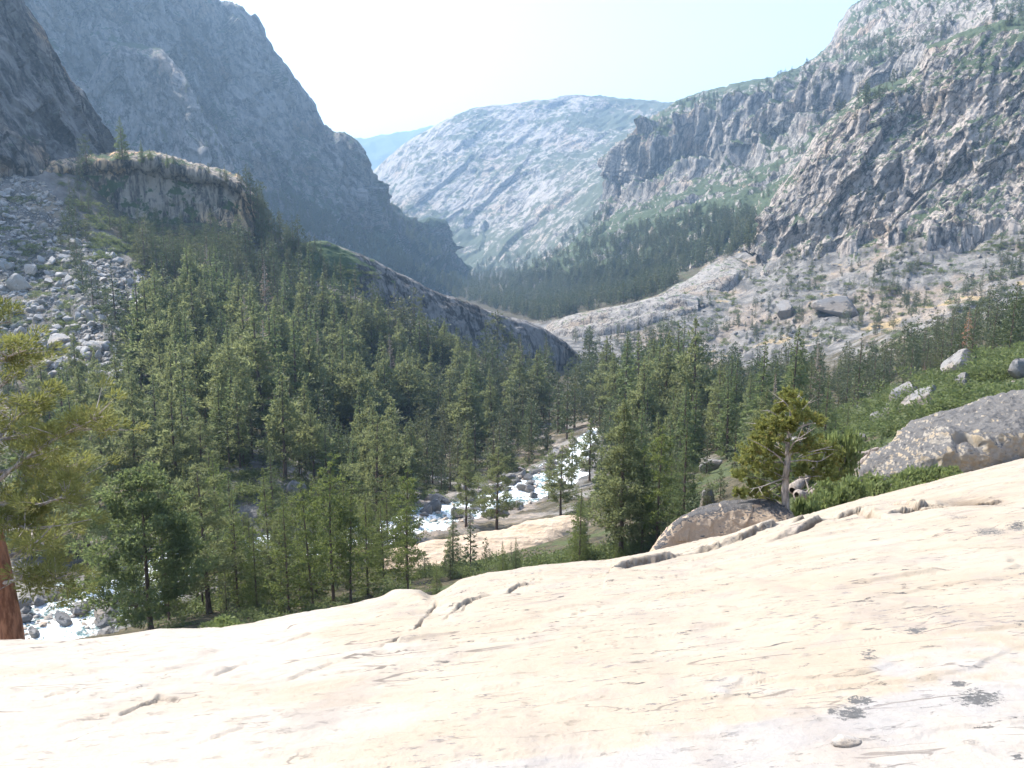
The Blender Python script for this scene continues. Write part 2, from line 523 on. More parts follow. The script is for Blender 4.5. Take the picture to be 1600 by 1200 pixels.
# pale granite mountain beyond the gorge
m_fm = granite('pale_granite', 26, light=(.29,.262,.235), dark=(.075,.085,.085), tan=(.31,.25,.20), green=(.05,.06,.04), dark_amt=.35, streak=.25, stretch=(.35,1,.45), rot=(0,.7,0), veg=-.03, bump=.3)
def veg_fm(G, n, v, px, py):
    return .46 + .32*sstep(900, 760, px)*sstep(330, 420, py) + .18*sstep(850, 1000, px) + fbm(G, 300, 3)*.5
loft('mountain', [[(500,330,4200),(560,300,4150),(585,272,4100),(610,248,4080),(640,227,4060),(700,193,4100),(740,177,4150),(800,166,4200),(860,156,4300),(900,153,4300),(950,158,4300),(1010,161,4200),(1060,158,4100),(1150,140,3900),(1300,130,3700)],
        [(500,370,3700),(600,312,3650),(650,285,3600),(720,268,3600),(800,250,3650),(880,232,3650),(960,225,3600),(1060,215,3400),(1300,200,3000)],
        [(500,410,3300),(620,350,3250),(680,350,3250),(740,352,3250),(820,335,3150),(900,312,2950),(980,290,2750),(1100,260,2650),(1300,260,2500)],
        [(500,450,2850),(640,430,2900),(700,428,2900),(760,424,2850),(830,414,2650),(900,392,2450),(1000,350,2350),(1100,330,2250),(1300,330,2100)]],
     520, [110, 110, 70], m_fm, rockdisp(170, 45, 14, 5, stretch=(1,1,1), blk=60, a_facet=15), vegf=veg_fm, dip=(900,153,4300,650,345,3250), ratio=.33)

# shaded granite mountain on the sunward side
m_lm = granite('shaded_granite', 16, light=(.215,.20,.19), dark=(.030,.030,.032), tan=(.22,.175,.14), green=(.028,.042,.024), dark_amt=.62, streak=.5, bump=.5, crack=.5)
def veg_lm(G, n, v, px, py):
    return .42 + .45*sstep(300, 420, py) + fbm(G, 160, 4)*.7 + .25*sstep(.5, .8, n[..., 2])
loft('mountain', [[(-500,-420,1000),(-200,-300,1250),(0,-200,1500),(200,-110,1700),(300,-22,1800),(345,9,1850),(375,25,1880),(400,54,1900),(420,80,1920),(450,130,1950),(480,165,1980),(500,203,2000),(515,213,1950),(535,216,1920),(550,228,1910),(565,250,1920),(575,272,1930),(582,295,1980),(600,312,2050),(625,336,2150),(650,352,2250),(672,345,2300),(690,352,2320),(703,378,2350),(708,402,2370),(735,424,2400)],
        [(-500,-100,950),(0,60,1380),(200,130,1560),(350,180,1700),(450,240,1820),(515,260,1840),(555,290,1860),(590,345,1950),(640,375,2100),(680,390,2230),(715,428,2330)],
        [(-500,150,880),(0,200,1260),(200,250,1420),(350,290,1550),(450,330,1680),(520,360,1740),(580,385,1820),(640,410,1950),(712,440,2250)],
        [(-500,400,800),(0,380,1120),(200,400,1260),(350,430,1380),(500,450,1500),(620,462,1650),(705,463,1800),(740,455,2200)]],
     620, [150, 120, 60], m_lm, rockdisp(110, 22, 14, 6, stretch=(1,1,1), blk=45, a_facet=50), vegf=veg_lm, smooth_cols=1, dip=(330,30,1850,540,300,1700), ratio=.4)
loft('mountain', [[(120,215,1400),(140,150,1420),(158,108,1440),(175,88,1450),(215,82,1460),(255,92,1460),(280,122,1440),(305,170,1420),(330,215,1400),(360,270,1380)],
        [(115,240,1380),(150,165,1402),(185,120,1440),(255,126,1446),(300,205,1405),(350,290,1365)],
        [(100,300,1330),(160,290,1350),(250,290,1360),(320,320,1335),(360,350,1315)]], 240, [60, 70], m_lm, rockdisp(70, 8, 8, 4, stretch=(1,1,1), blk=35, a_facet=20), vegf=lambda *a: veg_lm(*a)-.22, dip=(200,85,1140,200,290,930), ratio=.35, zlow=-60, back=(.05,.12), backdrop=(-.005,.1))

# near shaded wall
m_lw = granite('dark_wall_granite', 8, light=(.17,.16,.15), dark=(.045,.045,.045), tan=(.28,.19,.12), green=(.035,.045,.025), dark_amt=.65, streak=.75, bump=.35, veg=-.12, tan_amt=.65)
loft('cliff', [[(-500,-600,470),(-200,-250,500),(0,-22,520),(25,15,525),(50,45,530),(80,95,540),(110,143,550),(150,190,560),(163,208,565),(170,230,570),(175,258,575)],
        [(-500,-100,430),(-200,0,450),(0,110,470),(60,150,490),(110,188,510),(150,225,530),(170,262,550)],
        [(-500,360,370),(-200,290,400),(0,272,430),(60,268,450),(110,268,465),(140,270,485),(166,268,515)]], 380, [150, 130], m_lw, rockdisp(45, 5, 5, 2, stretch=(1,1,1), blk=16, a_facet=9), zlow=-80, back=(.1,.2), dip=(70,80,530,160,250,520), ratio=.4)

# streaked shelf cliff running down into the smooth rock dome
m_sc = granite('streaked_granite', 6, light=(.26,.225,.185), dark=(.035,.035,.035), tan=(.50,.33,.18), green=(.035,.05,.022), dark_amt=.45, streak=.95, bump=.3, veg=-.08, tan_amt=.8)
def d_sc(G, N, v, px, py):
    a = sstep(430, 360, px)
    flu = fbm(G, 9, 4, .5, True, stretch=(1,1,.06))
    return (a*(flu*2.0 + fbm(G, 30, 4, .5, True)*3.5) + (1-a)*(fbm(G, 40, 4)*3 + fbm(G, 14, 5, .5, True, stretch=(.4,1,1))*1.8)) * np.clip(sstep(-1.5, .2, v)+.35, 0, 1)
def veg_sc(G, n, v, px, py):
    return .42 + .3*sstep(430, 480, px)*sstep(600, 480, px) + .3*sstep(.4, 1., v)*sstep(650, 480, px) + fbm(G, 30, 4)*.7 - .25*sstep(560, 700, px)
loft('cliff', [[(60,275,445),(90,262,450),(120,255,455),(190,248,460),(240,250,465),(290,264,470),(340,276,475),(372,289,480),(392,312,483),(408,345,484),(420,385,482)],
        [(60,290,442),(90,280,446),(120,278,452),(190,276,458),(240,277,463),(290,286,468),(340,294,473),(372,306,478),(390,328,481),(404,358,481),(416,392,480)],
        [(60,345,432),(90,345,437),(120,348,445),(190,358,450),(240,362,455),(290,366,459),(340,368,463),(370,375,467),(386,385,470),(398,398,474),(408,405,476)]],
     420, [30, 80], m_sc, d_sc, vegf=veg_sc, backflat=(150, 6), backdrop=(0, .1), zlow=-60, smooth_cols=2, sinkby=(20, 30))
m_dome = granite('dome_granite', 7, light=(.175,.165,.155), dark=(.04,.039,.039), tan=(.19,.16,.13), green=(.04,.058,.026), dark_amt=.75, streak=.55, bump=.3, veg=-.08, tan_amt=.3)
def d_dome(G, N, v, px, py):
    return (fbm(G, 60, 3)*3 + fbm(G, 16, 5, .5, True, stretch=(.45, 1, 1))*1.7) * np.clip(sstep(-1.5, .2, v)+.35, 0, 1)
loft('rock_dome', [[(425,430,496),(445,402,498),(468,388,500),(490,383,501),(510,384,503),(560,400,510),(620,430,525),(700,466,545),(780,492,570),(840,512,590),(880,535,605),(906,560,620)],
        [(425,436,484),(445,410,482),(468,397,482),(490,392,482),(510,393,484),(560,410,491),(620,439,505),(700,475,525),(780,503,550),(840,523,572),(880,544,594),(906,565,614)],
        [(425,450,472),(445,438,470),(468,434,469),(490,434,470),(510,436,472),(560,455,479),(620,485,492),(700,524,511),(780,550,536),(840,560,562),(880,567,588),(906,574,610)],
        [(425,470,470),(445,466,470),(468,468,470),(490,470,471),(510,474,464),(560,495,468),(620,522,481),(700,556,500),(780,575,527),(840,580,556),(880,580,590),(906,580,610)]],
     520, [40, 70, 20], m_dome, d_dome, vegf=veg_sc, backflat=(150, -24), backdrop=(0, .1), zlow=-60, smooth_cols=2, sinkby=(20, 40))

# rim plateau with its cliff band
m_rm = granite('rim_granite', 14, light=(.29,.265,.24), dark=(.055,.055,.054), tan=(.31,.235,.175), green=(.04,.055,.028), dark_amt=.45, streak=.8, stretch=(1,1,.5), bump=.4)
def veg_rm(G, n, v, px, py):
    return .38 + .28*sstep(.45,.8,n[..., 2]) + .16*sstep(2.1, 3.0, v)*sstep(1200, 1050, px) + fbm(G, 120, 5, .6)*.75 - .15*sstep(1250, 1400, px)*sstep(1.8, 2.5, v)
def d_rm(G, N, v, px, py):
    d = rockdisp(110, 14, 11, 5, stretch=(1,1,.5), blk=45, a_facet=9)(G, N, v, px, py)
    band = sstep(.75, 1.1, v) * sstep(2.5, 2.0, v)
    flute = fbm(G, 95, 4, .5, True, stretch=(1, 1, .12))
    return d + band * (flute * 60 + 8) * sstep(1500, 1150, px)
loft('mountain', [[(975,240,2330),(1000,208,2380),(1030,180,2420),(1060,158,2420),(1100,147,2400),(1160,132,2350),(1200,124,2300),(1250,110,2200),(1285,84,2150),(1303,64,2110),(1312,38,2090),(1325,18,2080),(1345,2,2050),(1400,-30,2000),(1600,-120,1800),(1900,-200,1600)],
        [(968,258,2230),(980,238,2150),(1000,217,2050),(1060,203,1980),(1100,195,1920),(1150,181,1850),(1220,162,1750),(1300,132,1600),(1400,88,1450),(1450,70,1350),(1600,20,1200),(1900,-60,1100)],
        [(965,300,2140),(978,313,2080),(1010,305,1990),(1060,285,1910),(1100,275,1850),(1150,268,1780),(1220,240,1680),(1300,190,1540),(1400,140,1400),(1450,130,1310),(1600,100,1160),(1900,50,1060)],
        [(880,400,2000),(930,370,1800),(1000,345,1650),(1060,330,1550),(1100,320,1500),(1150,310,1450),(1200,300,1400),(1260,260,1350),(1350,220,1250),(1450,200,1150),(1600,180,1050),(1900,150,950)],
        [(800,432,2000),(880,434,1600),(950,434,1350),(1000,430,1250),(1060,415,1150),(1130,400,1080),(1180,385,1040),(1250,375,1000),(1350,350,980),(1450,330,950),(1600,310,900),(1900,310,850)]],
     640, [80, 90, 80, 60], m_rm, d_rm, vegf=veg_rm, smooth_cols=2, dip=(1080,190,1950,1030,300,1950), ratio=.3)

# rugged sunlit buttress
m_rb = granite('buttress_granite', 7, light=(.33,.29,.255), dark=(.06,.056,.055), tan=(.33,.26,.20), green=(.04,.055,.03), dark_amt=.55, streak=.35, stretch=(1,1,.6), rot=(0,.6,0), bump=.45, tan_amt=.3)
def veg_rb(G, n, v, px, py):
    return .36 + .3*sstep(.5,.85,n[..., 2]) + fbm(G, 60, 4)*.6 + .25*sstep(1350, 1550, px)*sstep(1.2, .3, v)
def d_rb(G, N, v, px, py):
    a = rockdisp(44, 10, 4.5, 3, stretch=(1,1,1), blk=24, a_facet=11)(G, N, v, px, py)
    ledge = fbm(G, 60, 4, .5, True, stretch=(.35, .35, 1.6))
    return a + ledge * 11 * sstep(-.5, .2, v)
d_rb.dip = True
loft('mountain', [[(1180,400,930),(1188,378,927),(1196,348,922),(1215,310,922),(1250,262,927),(1280,212,932),(1310,182,935),(1350,152,932),(1390,140,928),(1420,130,925),(1437,108,920),(1452,80,915),(1500,62,900),(1600,42,860),(1800,0,800),(2050,-40,750)],
        [(1184,405,900),(1215,372,880),(1260,330,870),(1310,290,860),(1370,250,850),(1450,220,840),(1520,200,825),(1600,190,800),(1800,170,740),(2050,150,700)],
        [(1188,410,880),(1250,388,850),(1310,368,830),(1380,345,815),(1450,320,800),(1520,300,785),(1600,280,765),(1800,260,710),(2050,240,660)],
        [(1192,416,865),(1250,402,835),(1310,394,812),(1380,383,792),(1450,366,777),(1520,356,762),(1600,348,737),(1800,340,690),(2050,330,640)]],
     560, [150, 110, 60], m_rb, d_rb, vegf=veg_rb, smooth_cols=1, dip=(1330,180,930,1200,390,880), ratio=.42, zlow=-60, back=(.15,.2), backdrop=(-.01,.15))

# low ledges: one long bench beside the gorge and a bright tilted slab
m_ld = granite('ledge_granite', 4, light=(.25,.233,.214), dark=(.07,.066,.064), tan=(.25,.20,.155), green=(.05,.07,.03), dark_amt=.35, streak=.3, stretch=(.4,.4,1), bump=.3, veg=-.2)
def d_ld(G, N, v, px, py):
    return (fbm(G, 22, 5, .5, True)*2.2 + fbm(G, 60, 3)*2.5) * np.clip(sstep(-1.5, .3, v)+.3, 0, 1)
loft('rock_shelf', [[(850,520,830),(866,508,820),(900,498,805),(960,487,792),(1020,474,790),(1060,468,790),(1090,472,790)],
        [(850,524,815),(866,516,808),(900,510,795),(960,500,782),(1020,488,780),(1060,482,782),(1090,480,784)],
        [(850,530,800),(866,528,796),(900,524,780),(960,514,770),(1020,502,768),(1060,495,770),(1090,490,775)]], 200, [24, 24], m_ld, d_ld, backflat=(30, 1.5), backdrop=(0,.03), zlow=-110)
loft('rock_shelf', [[(1012,474,880),(1030,463,885),(1070,440,905),(1105,417,925),(1130,405,938),(1150,404,945),(1180,420,950)],
        [(1018,478,862),(1050,464,866),(1090,443,880),(1130,422,895),(1158,416,905),(1180,426,912)],
        [(1028,484,835),(1080,470,838),(1120,448,848),(1150,434,860),(1180,434,880)]], 170, [30, 30], m_ld, d_ld, backflat=(30, -9), backdrop=(0,.04), zlow=-100)
def d_lc(G, N, v, px, py):
    return (fbm(G, 16, 5, .5, True)*5 + fbm(G, 40, 3)*4 + fbm(G, 12, 4, .5, True, stretch=(1,1,.2))*3*sstep(.3,1.,v)) * np.clip(sstep(-1.5, .3, v)+.3, 0, 1)
loft('rock_shelf', [[(1440,362,760),(1452,345,765),(1480,328,772),(1520,306,778),(1560,290,775),(1600,282,768),(1720,262,740)],
        [(1440,366,752),(1456,352,752),(1490,340,756),(1530,320,760),(1570,306,756),(1600,300,750),(1720,282,722)],
        [(1440,374,744),(1460,366,742),(1500,360,742),(1540,352,738),(1580,348,730),(1610,346,722),(1720,340,700)]], 200, [26, 60], m_rb, d_lc, backflat=(25, 3), backdrop=(0,.05), zlow=-40)
# ================================================================== the granite slab underfoot
EDGE = np.array([(-900,1040),(-300,1012),(0,1005),(100,1003),(175,996),(250,985),(318,984),(345,982),(400,972),(480,957),(560,940),(607,929),(660,929),(676,934),(690,926),(715,907),(760,895),(850,885),(950,876),(1040,858),(1120,842),
                 (1230,812),(1330,785),(1400,768),(1500,742),(1600,716),(1750,680),(2400,640)], float)
SH, SA, SB = 1.65, .075, .196
_eu = (EDGE[:, 0] - 800) / F
_es = -ray(EDGE[:, 0], EDGE[:, 1])[:, 2] / ray(EDGE[:, 0], EDGE[:, 1])[:, 1]
_eu = EDGE[:, 0] * 0 + ray(EDGE[:, 0], EDGE[:, 1])[:, 0] / ray(EDGE[:, 0], EDGE[:, 1])[:, 1]
_eq = np.maximum(_es - SB + SA * _eu, .105)
_gu = np.linspace(-2.5, 2.5, 4001); _gq = np.interp(_gu, _eu, _eq)
_kn = np.exp(-.5 * (np.arange(-400, 401) * (5/4000) / .085) ** 2); _kn /= _kn.sum()
_gs = np.convolve(np.pad(_gq, 400, mode='edge'), _kn, 'valid')
_gd = np.convolve(np.pad(_gq - _gs, 4, mode='edge'), np.ones(9)/9, 'valid')
def slab_q(u): return np.interp(u, _gu, _gs)
def slab_lip(u): return np.interp(u, _gu, _gd)
def slab_z(x, y):
    u = x / y; c = slab_q(u) ** 2 / (4 * SH)
    return -SH + SA * x - SB * y - c * y * y
def slab_pt(px, py):
    r = ray(px, py); u = r[..., 0] / r[..., 1]; s = -r[..., 2] / r[..., 1]
    q = slab_q(u); c = q * q / (4 * SH); B = s - SB + SA * u
    disc = np.sqrt(np.maximum(B * B - 4 * c * SH, 0))
    y = (B - disc) / (2 * c)
    return np.stack([u * y, y], -1)

# seams and ledges read off the rock: points, groove depth, groove width, step up of the far side, reach
SEAMS = [
 ([(955,886),(952,893),(985,884),(1040,871),(1100,856),(1160,842),(1215,826),(1262,812),(1310,801)], .09, .08, .30, 1.6),
 ([(1190,846),(1240,832),(1290,812),(1340,800),(1375,806),(1410,797),(1450,789),(1500,783),(1570,772)], .16, .11, .28, 1.2),
 ([(1380,790),(1440,793),(1500,785),(1580,768)], .09, .08, .2, 1.0),
 ([(683,933),(680,948),(668,962),(658,972),(652,982),(640,987)], .13, .07, .05, .8),
 ([(655,988),(632,996),(612,1004),(590,1009)], .10, .06, .06, .8),
 ([(590,1009),(540,1020),(500,1030)], .03, .04, .03, .6),
 ([(700,958),(728,945),(752,936),(790,928),(812,918),(842,912)], .07, .05, .09, 1.2),
 ([(690,970),(720,955),(735,940)], .03, .03, .03, .6), ([(795,903),(815,897),(832,892)], .06, .05, .03, .6),
 ([(800,1022),(830,1017),(862,1013),(905,1011),(935,1012),(965,1003),(1010,998)], .012, .02, .02, .5),
 ([(1012,967),(1045,958),(1070,956),(1090,960)], .02, .03, .03, .6), ([(890,957),(915,951),(945,945)], .03, .03, .03, .6),
 ([(1150,900),(1180,892),(1250,885),(1310,880)], .012, .025, .02, .5), ([(1020,890),(1090,876),(1210,863)], .02, .03, .03, .7),
 ([(188,1112),(205,1104),(228,1094),(258,1088)], .08, .06, .03, .5), ([(225,1097),(250,1085),(283,1090)], .06, .07, .02, .4),
 ([(102,1028),(160,1022),(200,1016),(245,1010)], .04, .06, .05, .8), ([(68,1090),(85,1085),(105,1083)], .04, .04, .02, .4), ([(0,1062),(40,1056),(65,1053)], .03, .04, .03, .6),
 ([(330,1056),(370,1040),(412,1030)], .03, .05, .04, .7), ([(420,1010),(460,998),(492,990)], .03, .05, .03, .6), ([(355,1075),(450,1060),(520,1035),(610,1015)], .015, .04, .04, .9),
 ([(110,995),(140,998),(175,1004)], .03, .06, .03, .5), ([(1080,1050),(1120,1065),(1160,1068),(1215,1058)], .012, .02, .02, .4), ([(1200,985),(1240,980),(1275,975)], .008, .02, .01, .3),
 ([(1430,900),(1460,893),(1500,898),(1560,888)], .01, .02, .015, .4), ([(1340,1005),(1362,1000),(1382,994)], .012, .012, .012, .25), ([(1155,1063),(1175,1056),(1190,1059)], .01, .01, .01, .2),
 ([(850,1090),(930,1083),(1000,1070)], .006, .015, .012, .4), ([(300,1160),(360,1140),(385,1130)], .02, .05, .02, .5), ([(60,1140),(130,1120),(180,1110)], .015, .03, .02, .4),
 ([(1130,930),(1180,925),(1240,930)], .01, .02, .015, .4), ([(1400,865),(1480,855),(1560,850)], .012, .025, .02, .5), ([(1290,960),(1350,945),(1440,945)], .008, .015, .012, .4),
]
LICH = [(1330,1110,45,22,1),(1345,1090,36,10,1),(1300,1108,14,10,.9),(1530,1085,60,24,1),(1500,1062,26,9,1),(1590,1178,16,12,1),(1270,1120,24,10,.7),(1430,985,38,12,.9),(1358,1022,28,20,.85),(1430,1005,30,12,.6),
        (1260,1040,26,14,.75),(1170,1080,24,12,.7),(1545,832,50,10,.9),(1500,805,40,8,.8),(1590,825,30,12,.9),(1440,830,60,10,.6),(1240,850,70,10,.65),(1130,866,60,8,.6),(880,1078,40,10,.5),(955,1072,40,14,.55),(780,1095,60,12,.45),(1390,1155,30,14,.65),(1590,975,20,10,.8),(1100,900,90,8,.4),(290,1165,60,14,.4)]
WHITE = [(560,1230),(760,1200),(900,1165),(1000,1130),(1100,1085),(1200,1072),(1330,1050),(1420,1015),(1500,985),(1620,968),(1900,940)]

def build_slab():
    u = np.concatenate([-np.geomspace(1.6, .79, 20), np.linspace(-.785, .785, 900), np.geomspace(.79, 1.6, 20)])
    tau = np.concatenate([np.geomspace(.05, 1.0, 620), np.linspace(1.005, 1.6, 60), np.linspace(1.62, 2.9, 30)])
    yt = 2 * SH / slab_q(u)
    Y = tau[:, None] * yt[None, :]; U = np.repeat(u[None, :], len(tau), 0)
    X = U * Y; Z = slab_z(X, Y)
    P = np.stack([X, Y, Z], -1); P2 = np.stack([X, Y, X * 0], -1)
    px, py = proj(P)
    soil = np.zeros_like(X)
    tt = tau[:, None]
    dz = -Y * slab_lip(U) * np.where(tt < 1, np.exp(-((tt - 1) / .30) ** 2), 1)
    wob = fbm(P2, .9, 5, .6) * .22 + fbm(P2, .16, 3) * .04
    brk = fbm(P2, .55, 3)
    for pts, dep, wid, step, reach in SEAMS:
        dep, wid, step = dep * .7, wid * .5, step * .45
        W = slab_pt(*np.array(pts, float).T)
        best = np.full(X.shape, 1e9); sd = np.zeros_like(X)
        m = (X > W[:, 0].min() - 2.5) & (X < W[:, 0].max() + 2.5) & (Y > W[:, 1].min() - 2.5) & (Y < W[:, 1].max() + 2.5)
        if not m.any(): continue
        xm, ym, wm = X[m], Y[m], wob[m]
        bm, sm, tm = np.full(xm.shape, 1e9), np.zeros(xm.shape), np.zeros(xm.shape)
        for k in range(len(W) - 1):
            a, b = W[k], W[k+1]; ab = b - a; L2 = (ab ** 2).sum() + 1e-9
            t = np.clip(((xm - a[0]) * ab[0] + (ym - a[1]) * ab[1]) / L2, 0, 1)
            dx, dy = xm - a[0] - t * ab[0], ym - a[1] - t * ab[1]
            d = np.hypot(dx, dy); s = np.sign(ab[0] * (ym - a[1]) - ab[1] * (xm - a[0]))
            nb = d < bm
            bm = np.where(nb, d, bm); sm = np.where(nb, s * d, sm); tm = np.where(nb, (k + t) / (len(W) - 1), tm)
        fade = sstep(0, .12, tm) * sstep(1, .88, tm) * (.35 + .65 * sstep(-.22, .12, brk[m]))
        sg = sm + wm * min(1, wid * 10)
        gv = np.abs(sg)
        w2 = wid * (.55 + .9 * (fbm(P2[m], .45, 3) + .5))
        prof = dep * sstep(1.0, .25, gv / np.maximum(w2, .004)) * sstep(.3 + bm*0, .0, np.abs(bm - gv) - .0 + np.maximum(bm - 1.2, 0))
        st = step * sstep(-.012, .012, sg) * np.exp(-np.maximum(sg, 0) / reach * 2.2)
        dz[m] += (-prof + st) * fade
        soil[m] = np.maximum(soil[m], fade * sstep(.6, 1.0, prof / max(dep, 1e-6)) * min(1, dep * 14))
    # gentle swells, low exfoliation shelves and grain
    far = np.clip(Y / 12, .15, 1)
    dz += fbm(P2, 3.2, 3) * .10 * far + fbm(P2, 1.0, 4, stretch=(.55, 1.2, 1)) * .045 * far
    sh = fbm(P2, 2.4, 4, stretch=(.5, 1.3, 1)) * 5
    dz += (np.floor(sh) + sstep(.86, 1.0, sh - np.floor(sh))) * .028 * np.clip(far * 1.6, .3, 1)
    sh = fbm(P2 + 5, .9, 4, stretch=(.5, 1.4, 1)) * 4
    dz += (np.floor(sh) + sstep(.84, 1.0, sh - np.floor(sh))) * .010
    dz += fbm(P2, .22, 4) * .010 + fbm(P2, .06, 3) * .004
    # soil-filled pocket near the right end of the ledge
    e = ((px - 1520) / 60) ** 2 + ((py - 778) / 9) ** 2
    dz -= .12 * np.exp(-e); soil = np.maximum(soil, .9 * np.exp(-e * 1.3))
    # upright block at the brink and small knob at the gap in the ledge
    e = ((px - 634) / 30) ** 4 + ((py - 931) / 8) ** 4
    dz += .10 * np.exp(-e)
    lich = np.zeros_like(X)
    for cx, cy_, rx, ry, a in LICH:
        e = ((px - cx) / rx) ** 2 + ((py - cy_) / ry) ** 2
        lich = np.maximum(lich, a * np.exp(-e * .8))
    W = np.array(WHITE, float)
    wn = fbm(P2, 1.1, 5, .6) * 130 + fbm(P2, .25, 3) * 40
    white = sstep(-40, 60, py + wn - np.interp(px, W[:, 0], W[:, 1])) * sstep(500, 700, px)
    left = sstep(900, 250, px)
    P[..., 2] += dz
    t = NT('slab_granite')
    aw, al, asl, ale = t.attr('white'), t.attr('lichen'), t.attr('soil'), t.attr('pale')
    nb = t.noise(.7, 6, .6, stretch=(.8, 1.2, 1)); nm = t.noise(4, 7, .65, stretch=(.85, 1.15, 1)); nf = t.noise(45, 5, .7); ng = t.noise(160, 3, .7); nc = t.noise(1.9, 5, .62)
    tan = t.mix(t.ss(nb, .36, .66), (.375, .310, .235), (.405, .350, .275))
    tan = t.mix(t.math('MULTIPLY', t.ss(nc, .52, .66), .7), tan, (.335, .285, .24))
    pale = t.mix(nm, (.385, .34, .29), (.44, .40, .35))
    fw = t.ss(t.math('ADD', aw, t.math('MULTIPLY', t.math('SUBTRACT', nb, .5), 2.6)), .25, .75)
    fl = t.ss(t.math('ADD', t.math('MULTIPLY', ale, .8), t.math('MULTIPLY', t.math('SUBTRACT', nb, .5), 2.2)), .25, .75)
    c = t.mix(t.math('MULTIPLY', fl, .7), tan, pale)
    c = t.mix(fw, c, t.mix(t.ss(nc, .40, .60), t.mix(nm, (.31, .285, .26), (.375, .355, .335)), t.mix(nm, (.36, .30, .24), (.42, .395, .36))))
    # grain: feldspar, quartz and dark mica
    c = t.mix(t.math('MULTIPLY', t.ss(ng, .60, .72), .5), c, (.20, .19, .18))
    c = t.mix(t.math('MULTIPLY', t.ss(nf, .55, .75), .25), c, (.62, .59, .55))
    # hairline joints running along the sheets
    for sc_, st_, w_, m_ in ((.5, (.25, 1.7, 1), .004, .9), (1.7, (.35, 1.8, 1), .006, .7)):
        ln = t.noise(sc_, 3, .5, stretch=st_); br = t.noise(sc_*1.9, 3, .5)
        c = t.mix(t.math('MULTIPLY', t.math('MULTIPLY', t.ss(t.math('ABSOLUTE', t.math('SUBTRACT', ln, .5)), w_, w_*.3), t.ss(br, .47, .58)), m_), c, (.15, .125, .105))
    # water stains
    stn = t.noise(.9, 6, .62, stretch=(1.6, .45, 1))
    c = t.mix(t.math('MULTIPLY', t.ss(stn, .55, .68), .35), c, (.24, .205, .185))
    # thin dark flake edges, lying along the sheets
    fk = t.noise(7, 6, .7, stretch=(.6, 1.6, 1)); fk2 = t.noise(.9, 3, .5)
    c = t.mix(t.math('MULTIPLY', t.math('MULTIPLY', t.ss(fk, .618, .64), t.ss(fk2, .42, .56)), t.ss(ale, .85, .1)), c, (.105, .095, .09))
    fk3 = t.noise(17, 6, .72, stretch=(.5, 1.5, 1)); gz = t.noise(1.3, 4, .6)
    c = t.mix(t.math('MULTIPLY', t.math('MULTIPLY', t.ss(fk3, .56, .62), t.ss(gz, .50, .60)), t.ss(ale, .9, .1)), c, (.17, .155, .15))
    wl = t.n('ShaderNodeTexNoise'); t.link(t.co, wl.inputs['Vector']); wl.inputs['Scale'].default_value = 26; wl.inputs['Detail'].default_value = 8; wl.inputs['Roughness'].default_value = .78
    lv = t.math('ADD', wl.outputs['Fac'], t.math('MULTIPLY', t.math('SUBTRACT', al, .75), .50))
    c = t.mix(t.math('MULTIPLY', t.ss(lv, .52, .545), t.ss(al, .08, .25)), c, t.mix(nf, (.07, .07, .07), (.14, .135, .13)))
    sp = t.voro(2.6); so_ = t.ss(sp.outputs['Distance'], .035, .02)
    c = t.mix(t.math('MULTIPLY', so_, .8), c, (.12, .11, .11))
    c = t.mix(t.math('MULTIPLY', asl, t.ss(nm, .3, .5)), c, t.mix(nf, (.10, .075, .05), (.26, .19, .13)))
    c = t.mix(.22, c, (.0, .0, .0))
    h = t.math('ADD', t.math('ADD', t.math('MULTIPLY', nm, .6), t.math('MULTIPLY', nf, .14)), t.math('MULTIPLY', t.ss(fk, .60, .66), -.18))
    m = t.done(c, .85, t.bump(h, .06, .7), .25)
    # the slab carries on beside and behind the standing point
    gx, gy = np.meshgrid(np.linspace(-22, 22, 240), np.linspace(-9, 14, 140))
    gu = gx / np.maximum(gy, .05); gt = gy / (2 * SH / slab_q(np.clip(gu, -1.6, 1.6)))
    gz = -SH + SA * gx - SB * gy - (slab_q(np.clip(gu, -1.6, 1.6)) ** 2 / (4 * SH)) * np.maximum(gy, 0) ** 2
    G2 = np.stack([gx, gy, gx * 0], -1)
    gz = gz + fbm(G2, 3.2, 3) * .03 + fbm(G2, .5, 4) * .015 - .004
    inner = sstep(.065, .11, gt) * sstep(1.5, 1.3, np.abs(gu))
    gz -= inner * .4
    n0 = P.shape[0] * P.shape[1]; z0 = np.zeros(gx.size)
    V = np.concatenate([P.reshape(-1, 3), np.stack([gx, gy, gz], -1).reshape(-1, 3)])
    FF = np.concatenate([grid_faces(len(tau), len(u)), grid_faces(*gx.shape) + n0])
    cat = lambda a, b: np.concatenate([a.ravel(), b])
    o = mesh_np('granite_slab', V, FF, m, True, {'white': cat(white, z0), 'lichen': cat(lich, z0), 'soil': cat(soil, z0), 'pale': cat(left, z0 + .1)})
    tag(o, kind='structure')
    return o

# ------------------------------------------------------------------ near rocks
def rock_mat(name, base, tan, dark, S, top_dark=.6, amt=.5):
    t = NT(name)
    n1 = t.noise(1/(S*6), 5, .6); n2 = t.noise(1/S, 8, .7); n3 = t.noise(6/S, 4, .65)
    nz = t.normal_z()
    c = t.mix(t.ss(n1, .42, .58), base, tan)
    lic = t.math('ADD', n2, t.math('MULTIPLY', t.math('SUBTRACT', nz, .55), top_dark))
    c = t.mix(t.ss(lic, .50 + .1*(1-amt), .56 + .1*(1-amt)), c, t.mix(n3, dark, tuple(1.8*v for v in dark)))
    c = t.mix(t.math('MULTIPLY', t.ss(n3, .55, .7), .4), c, tuple(min(.85, 1.5*v) for v in base))
    c = t.mix(t.math('MULTIPLY', t.ss(n3, .42, .30), .5), c, dark)
    return t.done(c, .9, t.bump(t.math('ADD', n2, t.math('MULTIPLY', n3, .3)), S*.5, .8))

